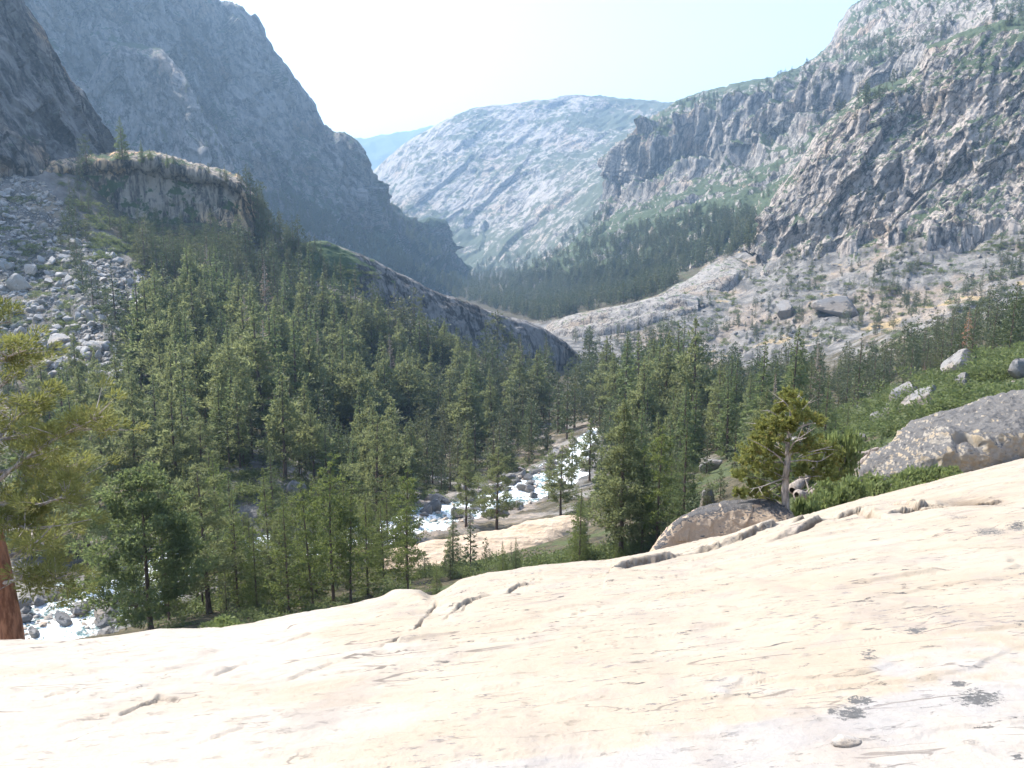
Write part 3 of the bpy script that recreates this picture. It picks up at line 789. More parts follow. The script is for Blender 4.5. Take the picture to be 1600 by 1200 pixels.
def outcrop():
    m = rock_mat('outcrop_rock', (.255,.232,.20), (.29,.235,.165), (.075,.072,.07), .13, top_dark=.85, amt=.25)
    def disp(G, N, v, px, py):
        d = fbm(G, 3.5, 4) * .30 + fbm(G, .9, 5, .5, True) * .16 + fbm(G, .25, 3) * .05
        sheets = fbm(G, 2.2, 4, stretch=(.3, .3, 2.6))
        d += sheets * .35 * sstep(1.1, -.2, v)
        # overhang: a block juts out above a hollow
        roof = 694 - 13*np.exp(-((px-1510)/16)**2)
        hol = sstep(1486, 1498, px) * sstep(1540, 1528, px) * sstep(roof-2, roof+3, py) * sstep(745, 704, py)
        lip = np.exp(-((px-1484)/22)**2 - ((py-684)/11)**2)
        slot = np.exp(-((px-1512)/8)**2) * sstep(715, 728, py)
        d += -.8*hol*np.exp(-np.maximum(py-roof, 0)/9) + .25*lip + fbm(G, .45, 4, .5, True)*.07
        return np.clip(sstep(-1.6, .1, v)+.1, 0, 1) * d
    o = loft('rock_outcrop', [[(1318,775,30.2),(1332,760,30.5),(1345,742,31),(1362,722,32),(1390,697,33),(1430,664,34),(1470,645,35),(1520,632,36),(1570,620,36.5),(1605,612,37),(1700,600,38),(1850,590,38)],
         [(1320,777,29.9),(1334,766,30),(1350,753,30.4),(1380,731,31.1),(1420,702,31.8),(1470,672,32.2),(1520,656,32.6),(1565,647,32.8),(1605,642,33),(1700,636,33.4),(1850,626,33.4)],
         [(1322,779,29.6),(1336,768,29.6),(1355,762,29.7),(1390,748,29.8),(1430,730,29.9),(1480,706,30),(1530,692,30),(1570,686,30.2),(1605,680,30.6),(1700,668,31.5),(1850,660,31.5)],
         [(1324,784,29.3),(1338,780,29.3),(1400,790,29.4),(1480,782,29.6),(1560,772,29.8),(1605,762,30.2),(1700,750,30),(1850,740,30)]],
         420, [60, 90, 110], m, disp, back=(.10, .2), backdrop=(.035, .08), zlow=-14, sink=False, smooth_cols=6)
    del o['kind']
    tag(o, 'big grey lichened granite outcrop with a dark hollow under a jutting block', 'rock')
    # tan boulder with black lichen cap
    m2 = rock_mat('tan_boulder_rock', (.34,.265,.195), (.37,.28,.20), (.055,.053,.053), .16, top_dark=.95, amt=-.75)
    def disp2(G, N, v, px, py):
        d = fbm(G, 1.6, 4) * .16 + fbm(G, .5, 5, .5, True) * .05 + fbm(G, .12, 3) * .02
        f1, f2, h = worley(G, .8)
        return (d + (h - .5) * .05) * np.clip(sstep(-1.6, .1, v)+.1, 0, 1)
    o = loft('boulder', [[(1014,872,20.4),(1024,858,20.5),(1036,842,20.8),(1052,822,21.1),(1078,804,21.5),(1110,793,22),(1150,786,22.3),(1190,782,22.4),(1215,786,22.3),(1232,800,22),(1246,818,21.7),(1254,834,21.5)],
         [(1015,874,20.2),(1026,862,20.2),(1040,849,20.5),(1056,832,20.8),(1082,814,21.2),(1112,804,21.5),(1152,798,21.7),(1190,795,21.8),(1214,799,21.7),(1230,811,21.5),(1243,826,21.2),(1252,840,21)],
         [(1016,880,20),(1028,876,20.1),(1060,866,20.6),(1110,856,21),(1160,850,21.2),(1210,840,21.3),(1250,848,20.8)],
         [(1016,900,20),(1060,900,20.4),(1110,895,20.9),(1160,890,21.1),(1210,885,21.1),(1250,880,20.6)]],
         260, [26, 80, 20], m2, disp2, back=(.07, .15), backdrop=(.032, .12), zlow=-13.5, sink=False, smooth_cols=4)
    del o['kind']
    tag(o, 'tan boulder with a black lichen cap beside the twisted tree', 'boulder')

# angular rocks: cut from a ball by flat planes
def rock_verts(seed, sub=4, cuts=10, rough=.035, flat=(1,1,1)):
    r = np.random.default_rng(seed)
    bm = bmesh.new(); bmesh.ops.create_icosphere(bm, subdivisions=sub, radius=1)
    V = np.array([v.co[:] for v in bm.verts]); Fc = np.array([[v.index for v in f.verts] for f in bm.faces]); bm.free()
    V /= np.linalg.norm(V, axis=1, keepdims=True)
    n = r.normal(size=(cuts, 3)); n /= np.linalg.norm(n, axis=1, keepdims=True)
    k = r.uniform(.48, .9, cuts)
    den = np.maximum(V @ n.T, 1e-3)
    rad = np.minimum((k[None] / den).min(1), 1.25)
    W = V * rad[:, None]
    W = W * (1 + fbm(W + seed * 3.1, .5, 4)[:, None] * rough * 2)
    W *= np.array(flat)
    return W, Fc
# ================================================================== plants
def tube(P, R, k=5):
    P = np.asarray(P, float); n = len(P)
    T = np.gradient(P, axis=0); T /= np.linalg.norm(T, axis=1, keepdims=True) + 1e-9
    ref = np.where(np.abs(T[:, 2:3]) > .9, np.array([[1., 0, 0]]), np.array([[0, 0, 1.]]))
    A = np.cross(T, ref); A /= np.linalg.norm(A, axis=1, keepdims=True) + 1e-9
    B = np.cross(T, A)
    a = np.linspace(0, 2*np.pi, k, endpoint=False)
    V = P[:, None] + np.asarray(R)[:, None, None] * (A[:, None] * np.cos(a)[None, :, None] + B[:, None] * np.sin(a)[None, :, None])
    i = np.arange(n - 1)[:, None] * k; j = np.arange(k)[None]; j2 = (np.arange(k)[None] + 1) % k
    Fq = np.stack([i + j, i + k + j, i + k + j2, i + j2], -1).reshape(-1, 4)
    return V.reshape(-1, 3), Fq

class Acc:
    def __init__(s): s.V, s.F, s.n = [], [], 0
    def add(s, V, Fq):
        s.V.append(V); s.F.append(Fq + s.n); s.n += len(V)
    def get(s): return np.concatenate(s.V), np.concatenate(s.F)

def blades(C, D, L, W, r):
    """diamond needle sprays: centre C, direction D, length L, width W"""
    D = D / (np.linalg.norm(D, axis=1, keepdims=True) + 1e-9)
    q = r.normal(size=D.shape)
    S = np.cross(D, q); S /= np.linalg.norm(S, axis=1, keepdims=True) + 1e-9
    L = L[:, None]; W = W[:, None]
    m = C + D * L * .45
    V = np.stack([C - D * L * .1, m + S * W * .5, C + D * L, m - S * W * .5], 1)
    return V.reshape(-1, 3), np.arange(len(C) * 4).reshape(-1, 4)

def conifer(seed, H=20., r0=.3, cb=.12, W=3.2, p=.8, nb=110, tufts=26, bl=2, size=.5, style='fir', e0=-.15, e1=.7, omit=.12, irr=.3, limb=True, wood=3, top=.0, dead=.0, spread=1., bend=.0):
    r = np.random.default_rng(seed)
    tw, cr = Acc(), Acc()
    zz = np.linspace(0, H, 14)
    bx = bend * np.sin(zz / H * 2.2 + r.uniform(0, 6)) * zz / H * H * .04
    by = bend * np.sin(zz / H * 3 + r.uniform(0, 6)) * H * .02
    bx -= bx[0]; by -= by[0]
    rad = r0 * (1 - zz / H) ** .8 + .015
    rad[0] *= 1.35
    tw.add(*tube(np.column_stack([bx, by, zz]), rad, 8))
    az = r.uniform(0, 6.28)
    for k in range(nb):
        t = ((k + r.uniform(0, 1)) / nb) ** (1.05)
        if r.random() < omit: continue
        h = H * (cb + (1 - cb) * t * .985)
        az += 2.4 + r.normal() * .35
        prof = (1 - t) ** p * min(1, .45 + t / .14)
        if style == 'pine': prof = max(prof, .03)
        Ln = W * prof * (1 + irr * r.normal()) + .05
        Ln = min(max(Ln, .2), W * 1.35)
        el = e0 + (e1 - e0) * t ** 1.3 + r.normal() * .10
        c0 = np.array([np.interp(h, zz, bx), np.interp(h, zz, by), h])
        d = np.array([math.cos(az), math.sin(az), 0])
        s = np.linspace(0, 1, 6)
        curv = (.22 if style == 'pine' else .10) * Ln
        pts = c0 + d * (Ln * s * math.cos(el))[:, None] + np.array([0, 0, 1]) * (Ln * s * math.sin(el) + curv * (s * s - .6 * s))[:, None]
        if limb: tw.add(*tube(pts, max(.012, r0 * .16 * (Ln / W) ** .6) * (1 - .85 * s), wood))
        if r.random() < dead * (1 - t): continue
        sz = size * min(1, .38 + 1.0 * Ln / W)
        n = int(tufts * (.12 + .88 * Ln / W) + 1.5)
        lat = np.array([-d[1], d[0], 0])
        if style == 'fir':
            q = r.uniform(.12, 1, n) ** .8
            o = r.normal(size=n) * (.30 * (1.05 - q) + .07) * Ln * spread
            base = pts[0] + (pts[-1] - pts[0]) * q[:, None] + np.array([0, 0, 1]) * (curv * (q*q - .6*q) + r.normal(size=n) * .05 * Ln - np.abs(o) * .18)[:, None] + lat * o[:, None]
            C = np.repeat(base, bl, 0)
            D = d * .7 + lat * (np.repeat(np.sign(o), bl) * r.uniform(.2, 1.1, n*bl))[:, None] + r.normal(size=(n*bl, 3)) * .45 + np.array([0, 0, .12])
        else:
            q = r.uniform(.35, 1.05, n) ** .7
            nc = max(2, int(2 + 3 * Ln / W))
            cc = r.uniform(.45, 1.0, nc); cl = r.normal(size=nc) * .18 * Ln
            j = r.integers(0, nc, n)
            base = pts[0] + (pts[-1] - pts[0]) * cc[j][:, None] + lat * cl[j][:, None] + np.array([0, 0, 1]) * (curv * (cc*cc - .6*cc) + .06*Ln)[j][:, None]
            R = (.20 * Ln + .20 * sz * min(1, .3 + 2 * Ln / W)) * spread
            g = r.normal(size=(n, 3)); g /= np.linalg.norm(g, axis=1, keepdims=True); g *= (r.uniform(.3, 1, n) ** .5)[:, None] * R * np.array([1, 1, .62])
            C = np.repeat(base + g, bl, 0)
            D = np.repeat(g / R, bl, 0) * .9 + r.normal(size=(n*bl, 3)) * .5 + np.array([0, 0, .45]) + d * .3
        L = sz * r.uniform(.6, 1.25, len(C)); Wd = sz * r.uniform(.22, .42, len(C))
        cr.add(*blades(C, D, L, Wd, r))
    # leader
    n = 10
    C = np.column_stack([np.full(n, bx[-1]), np.full(n, by[-1]), H - r.uniform(-.15, 1.0, n) * H * .03])
    cr.add(*blades(C, r.normal(size=(n, 3)) * .35 + [0, 0, 1], np.full(n, size*.6), np.full(n, size*.16), r))
    return tw.get(), cr.get()

def leaf_mat(name, a, b, trans=.48, scale=.8, rough=.6, tip=None):
    t = NT(name)
    oi = t.n('ShaderNodeObjectInfo').outputs['Random']
    n = t.noise(scale, 4, .6)
    f = t.math('ADD', t.math('MULTIPLY', oi, .55), t.math('MULTIPLY', n, .5), True)
    c = t.mix(f, a, b)
    if tip: c = t.mix(t.ss(t.noise(scale*2.3, 3, .6), .56, .68), c, tip)
    p = t.n('ShaderNodeBsdfPrincipled'); t.put(p.inputs['Base Color'], c); p.inputs['Roughness'].default_value = rough; p.inputs['Specular IOR Level'].default_value = .3
    tr = t.n('ShaderNodeBsdfTranslucent'); t.put(tr.inputs['Color'], t.mix(.5, c, tuple(2.2*v for v in b)))
    mx = t.n('ShaderNodeMixShader'); mx.inputs[0].default_value = trans
    t.link(p.outputs[0], mx.inputs[1]); t.link(tr.outputs[0], mx.inputs[2]); t.link(mx.outputs[0], t.out.inputs['Surface'])
    return t.m

def bark_mat(name, a, b, S=.25):
    t = NT(name)
    n = t.noise(1/S, 6, .65, stretch=(1, 1, .25))
    c = t.mix(t.ss(n, .38, .62), a, b)
    return t.done(c, .9, t.bump(n, S*.5, .8))

M_FIR = leaf_mat('fir_needles', (.072,.096,.042), (.125,.154,.062))
M_PINE = leaf_mat('pine_needles', (.098,.114,.050), (.168,.184,.080), tip=(.14,.16,.065))
M_YELLOW = leaf_mat('bright_needles', (.065,.09,.026), (.125,.15,.042), tip=(.17,.175,.06))
M_BIG = leaf_mat('broad_pine_needles', (.07,.095,.038), (.13,.16,.06), tip=(.20,.21,.09), scale=1.2, trans=.48)
M_GOLD = leaf_mat('golden_needles', (.10,.122,.032), (.17,.178,.05), trans=.48, tip=(.25,.185,.055), scale=2)
M_DEADN = leaf_mat('dead_needles', (.20,.15,.11), (.30,.22,.16), trans=.15)
M_RUSTN = leaf_mat('rusty_needles', (.25,.13,.07), (.34,.18,.10), trans=.2)
M_SHRUB = leaf_mat('shrub_leaves', (.060,.082,.030), (.11,.135,.048), scale=.25, tip=(.155,.17,.065))
M_BARK = bark_mat('dark_bark', (.07,.05,.04), (.16,.115,.09))
M_RED = bark_mat('red_bark', (.14,.065,.04), (.30,.15,.09), .12)
M_GREYB = bark_mat('grey_bark', (.20,.17,.15), (.40,.35,.31), .08)

class Kind:
    def __init__(s, name, label, cat, seed, leaf, bark, **kw):
        (tv, tf), (cv, cf) = conifer(seed, **kw)
        s.name, s.label, s.cat = name, label, cat
        s.raw = (tv, tf, cv, cf)
        s.trunk = mesh_np('trunk', tv, tf, bark, True, obj=False)
        s.crown = mesh_np('crown', cv, cf, leaf, False, obj=False)
        s.H = kw.get('H', 20.)
        s.root = None
    def place(s, loc, H, label, group=None, rz=None, wx=1.0):
        sc = H / s.H
        rz = random.uniform(0, 6.28) if rz is None else rz
        if s.root is None:
            o = bpy.data.objects.new(s.name, None); kids = [bpy.data.objects.new('trunk', s.trunk), bpy.data.objects.new('crown', s.crown)]
            s.root = o; s.kids = kids
        else:
            o = s.root.copy(); kids = [c.copy() for c in s.kids]
            for k in list(o.keys()): del o[k]
        COL.objects.link(o)
        for c in kids:
            COL.objects.link(c); c.parent = o
        o.location = loc; o.rotation_euler = (random.gauss(0, .015), random.gauss(0, .015), rz); o.scale = (sc * wx, sc * wx, sc)
        tag(o, label, s.cat, group)
        return o

NEAR = dict(wood=4)
KN = {
 'fir': [Kind('fir_tree', '', 'tree', 11+i, M_FIR, M_BARK, cb=.06, W=3.4, p=1.0, nb=150, tufts=54, bl=2, size=.42, e0=-.2, e1=.6, irr=.2) for i in range(2)],
 'young': [Kind('young_fir_tree', '', 'tree', 21+i, M_YELLOW, M_BARK, r0=.2, cb=.05, W=3.6, p=.95, nb=130, tufts=46, bl=2, size=.44, e0=.0, e1=.8, irr=.3, omit=.18) for i in range(2)],
 'pine': [Kind('pine_tree', '', 'tree', 31+i, M_PINE, M_BARK, r0=.34, cb=.18, W=4.4, p=.6, nb=85, tufts=115, bl=2, size=.48, style='pine', e0=0, e1=.8, irr=.32, omit=.18, bend=.6, spread=.78) for i in range(3)],
 'thin': [Kind('lodgepole_pine_tree', '', 'tree', 41+i, M_YELLOW, M_BARK, r0=.2, cb=.16, W=2.7, p=.5, nb=85, tufts=60, bl=2, size=.42, style='pine', e0=.0, e1=.8, irr=.35, omit=.2, bend=.8) for i in range(2)],
 'big': [Kind('pine_tree', '', 'tree', 51, M_BIG, M_BARK, r0=.3, cb=.10, W=7.6, p=.5, nb=90, tufts=190, bl=3, size=.55, style='pine', e0=.05, e1=.95, irr=.2, omit=.12, bend=.3, spread=.86)],
 'cone': [Kind('pine_tree', '', 'tree', 61, M_PINE, M_BARK, r0=.3, cb=.13, W=4.6, p=.75, nb=125, tufts=95, bl=3, size=.44, style='pine', e0=.15, e1=.95, irr=.15, omit=.06, spread=.95)],
}
KM = {
 'fir': [Kind('fir_tree', '', 'tree', 111+i, M_FIR, M_BARK, cb=.05, W=2.7+.4*i, p=1.0, nb=105, tufts=24, bl=2, size=.88, e0=-.25, e1=.5, irr=.25, wood=3) for i in range(4)],
 'pine': [Kind('pine_tree', '', 'tree', 121+i, M_PINE, M_BARK, r0=.34, cb=.14+.06*i, W=3.5+.3*i, p=.98, nb=80, tufts=52, bl=2, size=.8, style='pine', e0=-.05, e1=.8, irr=.28, omit=.18, bend=.6) for i in range(4)],
 'thin': [Kind('lodgepole_pine_tree', '', 'tree', 131+i, M_PINE, M_BARK, r0=.2, cb=.15, W=2.2, p=.5, nb=60, tufts=24, bl=2, size=.8, style='pine', e0=.0, e1=.8, irr=.3, omit=.18, bend=.6) for i in range(2)],
 'dead': [Kind('dead_fir_tree', '', 'dead tree', 141, M_DEADN, M_GREYB, cb=.08, W=2.3, p=.85, nb=90, tufts=12, bl=2, size=.6, e0=-.3, e1=.4, irr=.25)],
 'rust': [Kind('dead_fir_tree', '', 'dead tree', 151, M_RUSTN, M_GREYB, cb=.08, W=2.8, p=.8, nb=80, tufts=14, bl=2, size=.75, e0=-.2, e1=.5, irr=.25)],
}
# small templates for woods too far off to count
def templ(seed, W, style, p, nb=26, tufts=4, size=2.5, cb=.06):
    (tv, tf), (cv, cf) = conifer(seed, H=20, r0=.28, cb=cb, W=W, p=p, nb=nb, tufts=tufts, bl=2, size=size, style=style, limb=False, omit=.05, e0=-.2, e1=.5)
    keep = tf[: 8 * 13]
    return tv, keep, cv, cf
TF = [templ(201+i, 2.1+.3*i, 'fir', .8) for i in range(4)] + [templ(211+i, 3.0, 'pine', .5, cb=.2) for i in range(3)]
TM = [templ(221+i, 2.5+.35*i, 'fir', 1.0, 48, 11, 1.15, .04) for i in range(4)] + [templ(231+i, 3.4, 'pine', .5, 38, 15, 1.1, .14) for i in range(4)]

def merge(name, parts, mats, kind='stuff'):
    """parts: list of (V, F, mat_index)"""
    V = np.concatenate([p[0] for p in parts]); o, Fs, mi = 0, [], []
    for v, f, m in parts:
        Fs.append(f + o); o += len(v); mi.append(np.full(len(f), m))
    ob = mesh_np(name, V, np.concatenate(Fs), None, False)
    for m in mats: ob.data.materials.append(m)
    ob.data.polygons.foreach_set('material_index', np.concatenate(mi).astype(np.int32))
    ob.data.update()
    tag(ob, kind=kind)
    return ob

def xf(V, loc, s, rz, sx=1.0):
    c, n = math.cos(rz), math.sin(rz)
    return np.column_stack([(V[:, 0]*c - V[:, 1]*n)*s*sx, (V[:, 0]*n + V[:, 1]*c)*s*sx, V[:, 2]*s]) + loc

# shrubs: many small leaves on a low uneven mound
def shrub(seed, n=420, size=.16, lobes=9):
    r = np.random.default_rng(seed)
    c = np.column_stack([r.normal(size=lobes)*.5, r.normal(size=lobes)*.5, r.uniform(.15, .6, lobes)])
    R = r.uniform(.28, .5, lobes)
    j = r.integers(0, lobes, n)
    g = r.normal(size=(n, 3)); g /= np.linalg.norm(g, axis=1, keepdims=True)
    C = c[j] + g * (R[j] * r.uniform(.55, 1.05, n))[:, None]
    C[:, 2] = np.maximum(C[:, 2], .0)
    return blades(C, g + r.normal(size=(n, 3)) * .7 + [0, 0, .5], size * r.uniform(.6, 1.3, n), size * r.uniform(.4, .7, n), r)
# ================================================================== where things stand (found by looking onto the bare terrain)
bpy.context.view_layer.update()
DG = bpy.context.evaluated_depsgraph_get()
def hit(px, py):
    d = ray(px, py); d = d / np.linalg.norm(d)
    ok, loc, nor, idx, ob, mx = SC.ray_cast(DG, (0, 0, 0), Vector(d))
    return (np.array(loc), np.array(nor), ob.name.split('.')[0]) if ok else None

def inside(poly, n, r):
    poly = np.array(poly, float); lo, hi = poly.min(0), poly.max(0); out = []
    while len(out) < n:
        q = r.uniform(lo, hi); c = False
        for k in range(len(poly)):
            a, b = poly[k], poly[k-1]
            if (a[1] > q[1]) != (b[1] > q[1]) and q[0] < (b[0]-a[0])*(q[1]-a[1])/(b[1]-a[1]) + a[0]: c = not c
        if c: out.append(q)
    return np.array(out)

rt = np.random.default_rng(99)
def river_clear(p, m=2.0):
    d = np.hypot(RIVD[:, 0]-p[0], RIVD[:, 1]-p[1]) - RIVD[:, 3]*.5
    return d.min() > m

# --- single trees one can name: px, top, base, kind, variant, width factor, label
NAMED = [
 (236,722,985,'big',0,1.0,'broad bushy pine standing just behind the left end of the pale slab'),
 (970,612,868,'cone',0,1.0,'full dark green pine, tallest near tree left of the tan boulder'),
 (1066,640,845,'fir',0,1.1,'dense dark fir standing right beside the tan boulder'),
 (1026,655,858,'thin',0,.9,'thin sparse pine between the full pine and the dense dark fir'),
 (1003,690,862,'fir',1,.8,'narrow fir tucked against the tall full pine'),
 (592,640,850,'pine',0,1.25,'tall open pine with a bare lower trunk in front of the river'),
 (776,690,832,'pine',1,1.15,'dark pine on the near bank beside the teal pool'),
 (728,712,822,'pine',2,1.0,'smaller pine on the bank next to the teal pool'),
 (876,690,805,'pine',0,.9,'column shaped pine in front of the upper rapids'),
 (905,752,882,'young',0,.9,'young green fir at the right end of the tan rock hump'),
 (962,838,885,'young',1,1.6,'short golden green young pine under the full dark pine'),
 (683,868,932,'young',1,1.4,'small bright fir behind the cracked brink of the slab'),
 (786,838,900,'young',0,.8,'tiny spire fir in front of the tan rock hump'),
 (806,832,900,'fir',1,.9,'small dark fir in front of the tan rock hump'),
 (522,690,945,'thin',1,1.1,'slender pine with drooping branches left of the bare trunked pine'),
 (345,692,930,'young',0,1.05,'yellow green spire fir right of the broad bushy pine'),
 (372,748,950,'young',1,.95,'bright green spire fir, second right of the broad bushy pine'),
 (452,750,962,'young',0,.8,'tall thin bright fir with a dark visible trunk near the slab'),
 (425,712,930,'young',1,.9,'bright fir above the dirt path clearing'),
 (490,735,955,'thin',0,1.1,'bushy young pine leaning over the whitewater glints'),
 (548,735,945,'thin',1,.9,'thin brown trunked pine at the lens side of the river bend'),
 (638,770,930,'thin',0,.9,'thin pine rising left of the cracked brink of the slab'),
 (138,660,905,'pine',1,1.2,'reddish trunked pine behind the broad bushy pine'),
 (322,640,815,'pine',2,.8,'pine with a bare straight trunk above the yellow green fir'),
 (575,740,930,'young',1,.7,'slim fir in front of the bare trunked pine'),
 (402,800,955,'young',0,.9,'yellow needled young fir standing in front of the dirt path'),
]
MIDN = [
 (358,412,540,'fir',3,1.2,'tall pale topped fir, highest tree at the foot of the talus'),
 (398,432,520,'fir',0,1.1,'fir right of the tall pale topped fir'),
 (276,438,545,'pine',0,1.0,'dark pine left of the tall pale topped fir'),
 (327,385,462,'dead',0,1.3,'grey dead fir standing in the shade below the streaked cliff'),
 (255,540,655,'pine',1,1.25,'round layered pine at the right edge of the talus foot'),
 (201,575,660,'fir',2,1.3,'conical fir in front of the lowest talus patch'),
 (310,525,680,'pine',2,1.0,'tall open pine right of the round layered pine'),
 (365,525,700,'pine',3,1.0,'tall pine with a reddish lower trunk in mid forest'),
 (600,520,640,'fir',3,1.25,'large fir below the middle of the rock dome'),
 (716,512,600,'fir',1,1.3,'pointed fir against the shaded dome face'),
 (845,540,620,'fir',2,1.5,'broad fir beside the white boulder at the toe of the dome'),
 (813,535,600,'dead',0,.5,'thin pale snag in front of the dome toe'),
 (770,575,700,'pine',0,1.1,'open pine with a bare trunk above the river bend'),
 (705,580,690,'pine',1,1.1,'leaning pine above the far river bank'),
 (487,385,470,'fir',0,.9,'lone dark fir left of the pale dome summit'),
 (1508,483,560,'rust',0,1.2,'tan dead fir at the top of the green shrub slope'),
 (1443,562,592,'rust',0,1.0,'small rusty dead fir above the green shrub slope'),
 (1297,618,695,'fir',3,1.3,'dark fir right behind the twisted tree'),
 (1310,560,615,'thin',0,1.0,'bare trunked pine at the foot of the rocky slope'),
 (192,188,252,'fir',3,1.3,'tall lone fir on top of the streaked cliff'),
 (222,222,256,'fir',1,.8,'second fir on the cliff top right of the tall lone fir'),
 (236,234,257,'pine',2,.9,'small pine on the cliff top above the dark streaks'),
 (262,240,263,'fir',2,.8,'small fir near the middle of the cliff top'),
 (1190,600,720,'pine',2,1.0,'open topped pine behind the twisted tree'),
 (893,668,762,'thin',0,1.2,'slender pine beside the upper rapids, left of the column shaped pine top'),
 (921,648,752,'pine',1,1.0,'pine standing at the narrow end of the upper rapids'),
 (857,694,778,'thin',1,1.2,'thin pine in front of the upper rapids near the teal pool'),
 (938,690,775,'fir',1,1.0,'fir rooted on the right bank ledges of the rapids'),
 (1060,560,690,'pine',3,1.0,'tall pine above the thin sparse pine across the river'),
]
PLACED = []          # (xyz, H, kind dict, kind, variant, wx, label, group)
def put_named(T, KD):
    for px, top, base, kd, var, wx, lab in T:
        h = hit(px, base)
        if h is None: continue
        p = h[0]
        d = np.hypot(p[0], p[1]); H = (base - top) / F * p[1] * 1.03
        PLACED.append((p - [0, 0, .2], H, KD, kd, var, wx, lab, None, d))
put_named(NAMED, KN); put_named(MIDN, KM)

# --- stands: polygon of trunk bases, count, heights, kinds, phrase
STANDS = [
 ([(120,900),(330,800),(560,815),(640,850),(640,930),(480,955),(320,970),(150,985)], 44, (9,15), [('young',3),('thin',3),('pine',2),('fir',2)], KN, 'between the pale slab and the river on the left', 3.0),
 ([(640,900),(720,880),(900,870),(1000,850),(1020,800),(1120,770),(1160,760),(1120,800),(1030,862),(880,882),(700,910)], 16, (4,9), [('young',2),('fir',2),('thin',1)], KN, 'below the brink of the slab beside the tan rock hump', 2.0),
 ([(1110,770),(1150,720),(1330,700),(1330,760),(1180,790)], 12, (5,10), [('fir',2),('young',2),('pine',1)], KN, 'behind the tan boulder and the twisted tree', 2.5),
 ([(70,640),(180,640),(330,700),(330,800),(130,880),(0,860),(0,680)], 60, (12,21), [('pine',5),('fir',3),('thin',2)], KM, 'on the flat between the river and the talus foot', 4.0),
 ([(330,690),(540,680),(660,720),(640,790),(560,800),(420,740),(330,740)], 64, (11,20), [('pine',4),('fir',4),('thin',2)], KM, 'around the dirt clearing on the far river bank', 3.5),
 ([(620,795),(700,772),(790,742),(862,712),(850,685),(640,705)], 70, (9,18), [('pine',5),('fir',3),('thin',2)], KM, 'along the ledgy far bank above the teal pool', 3.0),
 ([(930,705),(1000,690),(1110,715),(1110,760),(1010,790),(935,735)], 26, (9,17), [('pine',4),('fir',5)], KM, 'on the near bank behind the full dark pine', 3.0),
 ([(868,690),(880,600),(940,590),(955,690)], 26, (14,22), [('pine',4),('fir',5)], KM, 'crowding the narrow river bend', 2.5),
 ([(230,500),(430,500),(450,600),(420,690),(300,680),(215,600)], 130, (20,30), [('pine',9),('fir',9),('dead',1)], KM, 'in the forest below the boulder talus', 3.5),
 ([(430,520),(600,540),(640,600),(620,700),(420,690)], 140, (19,30), [('pine',8),('fir',11),('dead',1)], KM, 'in the forest below the pale dome summit', 3.5),
 ([(600,560),(820,580),(870,610),(860,690),(800,725),(640,700)], 140, (19,30), [('pine',9),('fir',9),('dead',1)], KM, 'in the forest below the long dome crest', 4.0),
 ([(890,600),(1030,575),(1100,590),(1100,700),(1040,740),(930,700),(905,640)], 120, (19,31), [('pine',8),('fir',11),('dead',1)], KM, 'across the river right of the dome toe', 4.0),
 ([(1100,590),(1250,575),(1310,600),(1280,680),(1180,730),(1100,710)], 120, (13,20), [('pine',8),('fir',11),('dead',1)], KM, 'below the pale ledges behind the twisted tree', 4.0),
 ([(1290,590),(1420,560),(1500,530),(1600,500),(1600,545),(1480,580),(1370,625),(1310,650)], 110, (10,16), [('pine',2),('fir',8)], KM, 'along the top of the green shrub slope', 4.0),
 ([(205,405),(300,408),(385,408),(430,430),(460,475),(430,515),(330,505),(280,450),(225,430)], 110, (12,21), [('fir',9),('thin',1)], KM, 'in deep shade under the streaked cliff', 3.5),
 ([(430,470),(560,500),(700,560),(660,575),(560,545),(440,525)], 46, (16,28), [('fir',8),('pine',2)], KM, 'in the shade along the foot of the dome', 4.0),
 ([(150,345),(380,378),(385,400),(215,400)], 40, (8,13), [('fir',9)], KM, 'on the ledge right under the streaked cliff', 3.0),
 ([(110,270),(150,262),(150,360),(120,400),(160,470),(140,480),(90,400)], 26, (9,16), [('fir',9)], KM, 'scattered on the talus left of the streaked cliff', 5.0),
 ([(150,480),(215,500),(215,600),(170,580)], 10, (12,20), [('fir',9)], KM, 'in the dark gully crossing the talus', 5.0),
 ([(0,560),(60,590),(80,640),(0,640)], 8, (10,16), [('fir',5),('pine',5)], KM, 'on the lowest talus left of the bare scree patch', 5.0),
]
words = {'dead': 'grey dead snag', 'fir': 'dark narrow fir', 'pine': 'open olive pine', 'thin': 'slender pine', 'young': 'bright young fir'}
taken = [(p[0][0], p[0][1]) for p in PLACED]
for poly, n, (h0, h1), kinds, KD, ph, gap in STANDS:
    made = 0
    for px, py in inside(poly, n * 3, rt):
        if made >= n: break
        h = hit(px, py)
        if h is None or h[2] not in ('ground', 'rock_shelf', 'rock_dome', 'cliff'): continue
        p = h[0]
        if not river_clear(p, -.5): continue
        g = gap * rt.uniform(.7, 1.2)
        if any((p[0]-a)**2 + (p[1]-b)**2 < g*g for a, b in taken): continue
        taken.append((p[0], p[1]))
        ks = [k for k, w in kinds for _ in range(w)]
        kd = ks[rt.integers(len(ks))]
        H = rt.uniform(h0 * .9, h1 * 1.22) * (1 if rt.random() > .25 else .6)
        size = 'tall ' if H > h0 + .7*(h1-h0) else 'short ' if H < h0 else ''
        lab = f'{size}{words[kd]} {ph}'
        PLACED.append((p - [0, 0, .3], H, KD, kd, int(rt.integers(9)), rt.uniform(.75, 1.3), lab, f'{size}{words[kd]}s {ph}', np.hypot(p[0], p[1])))
        made += 1

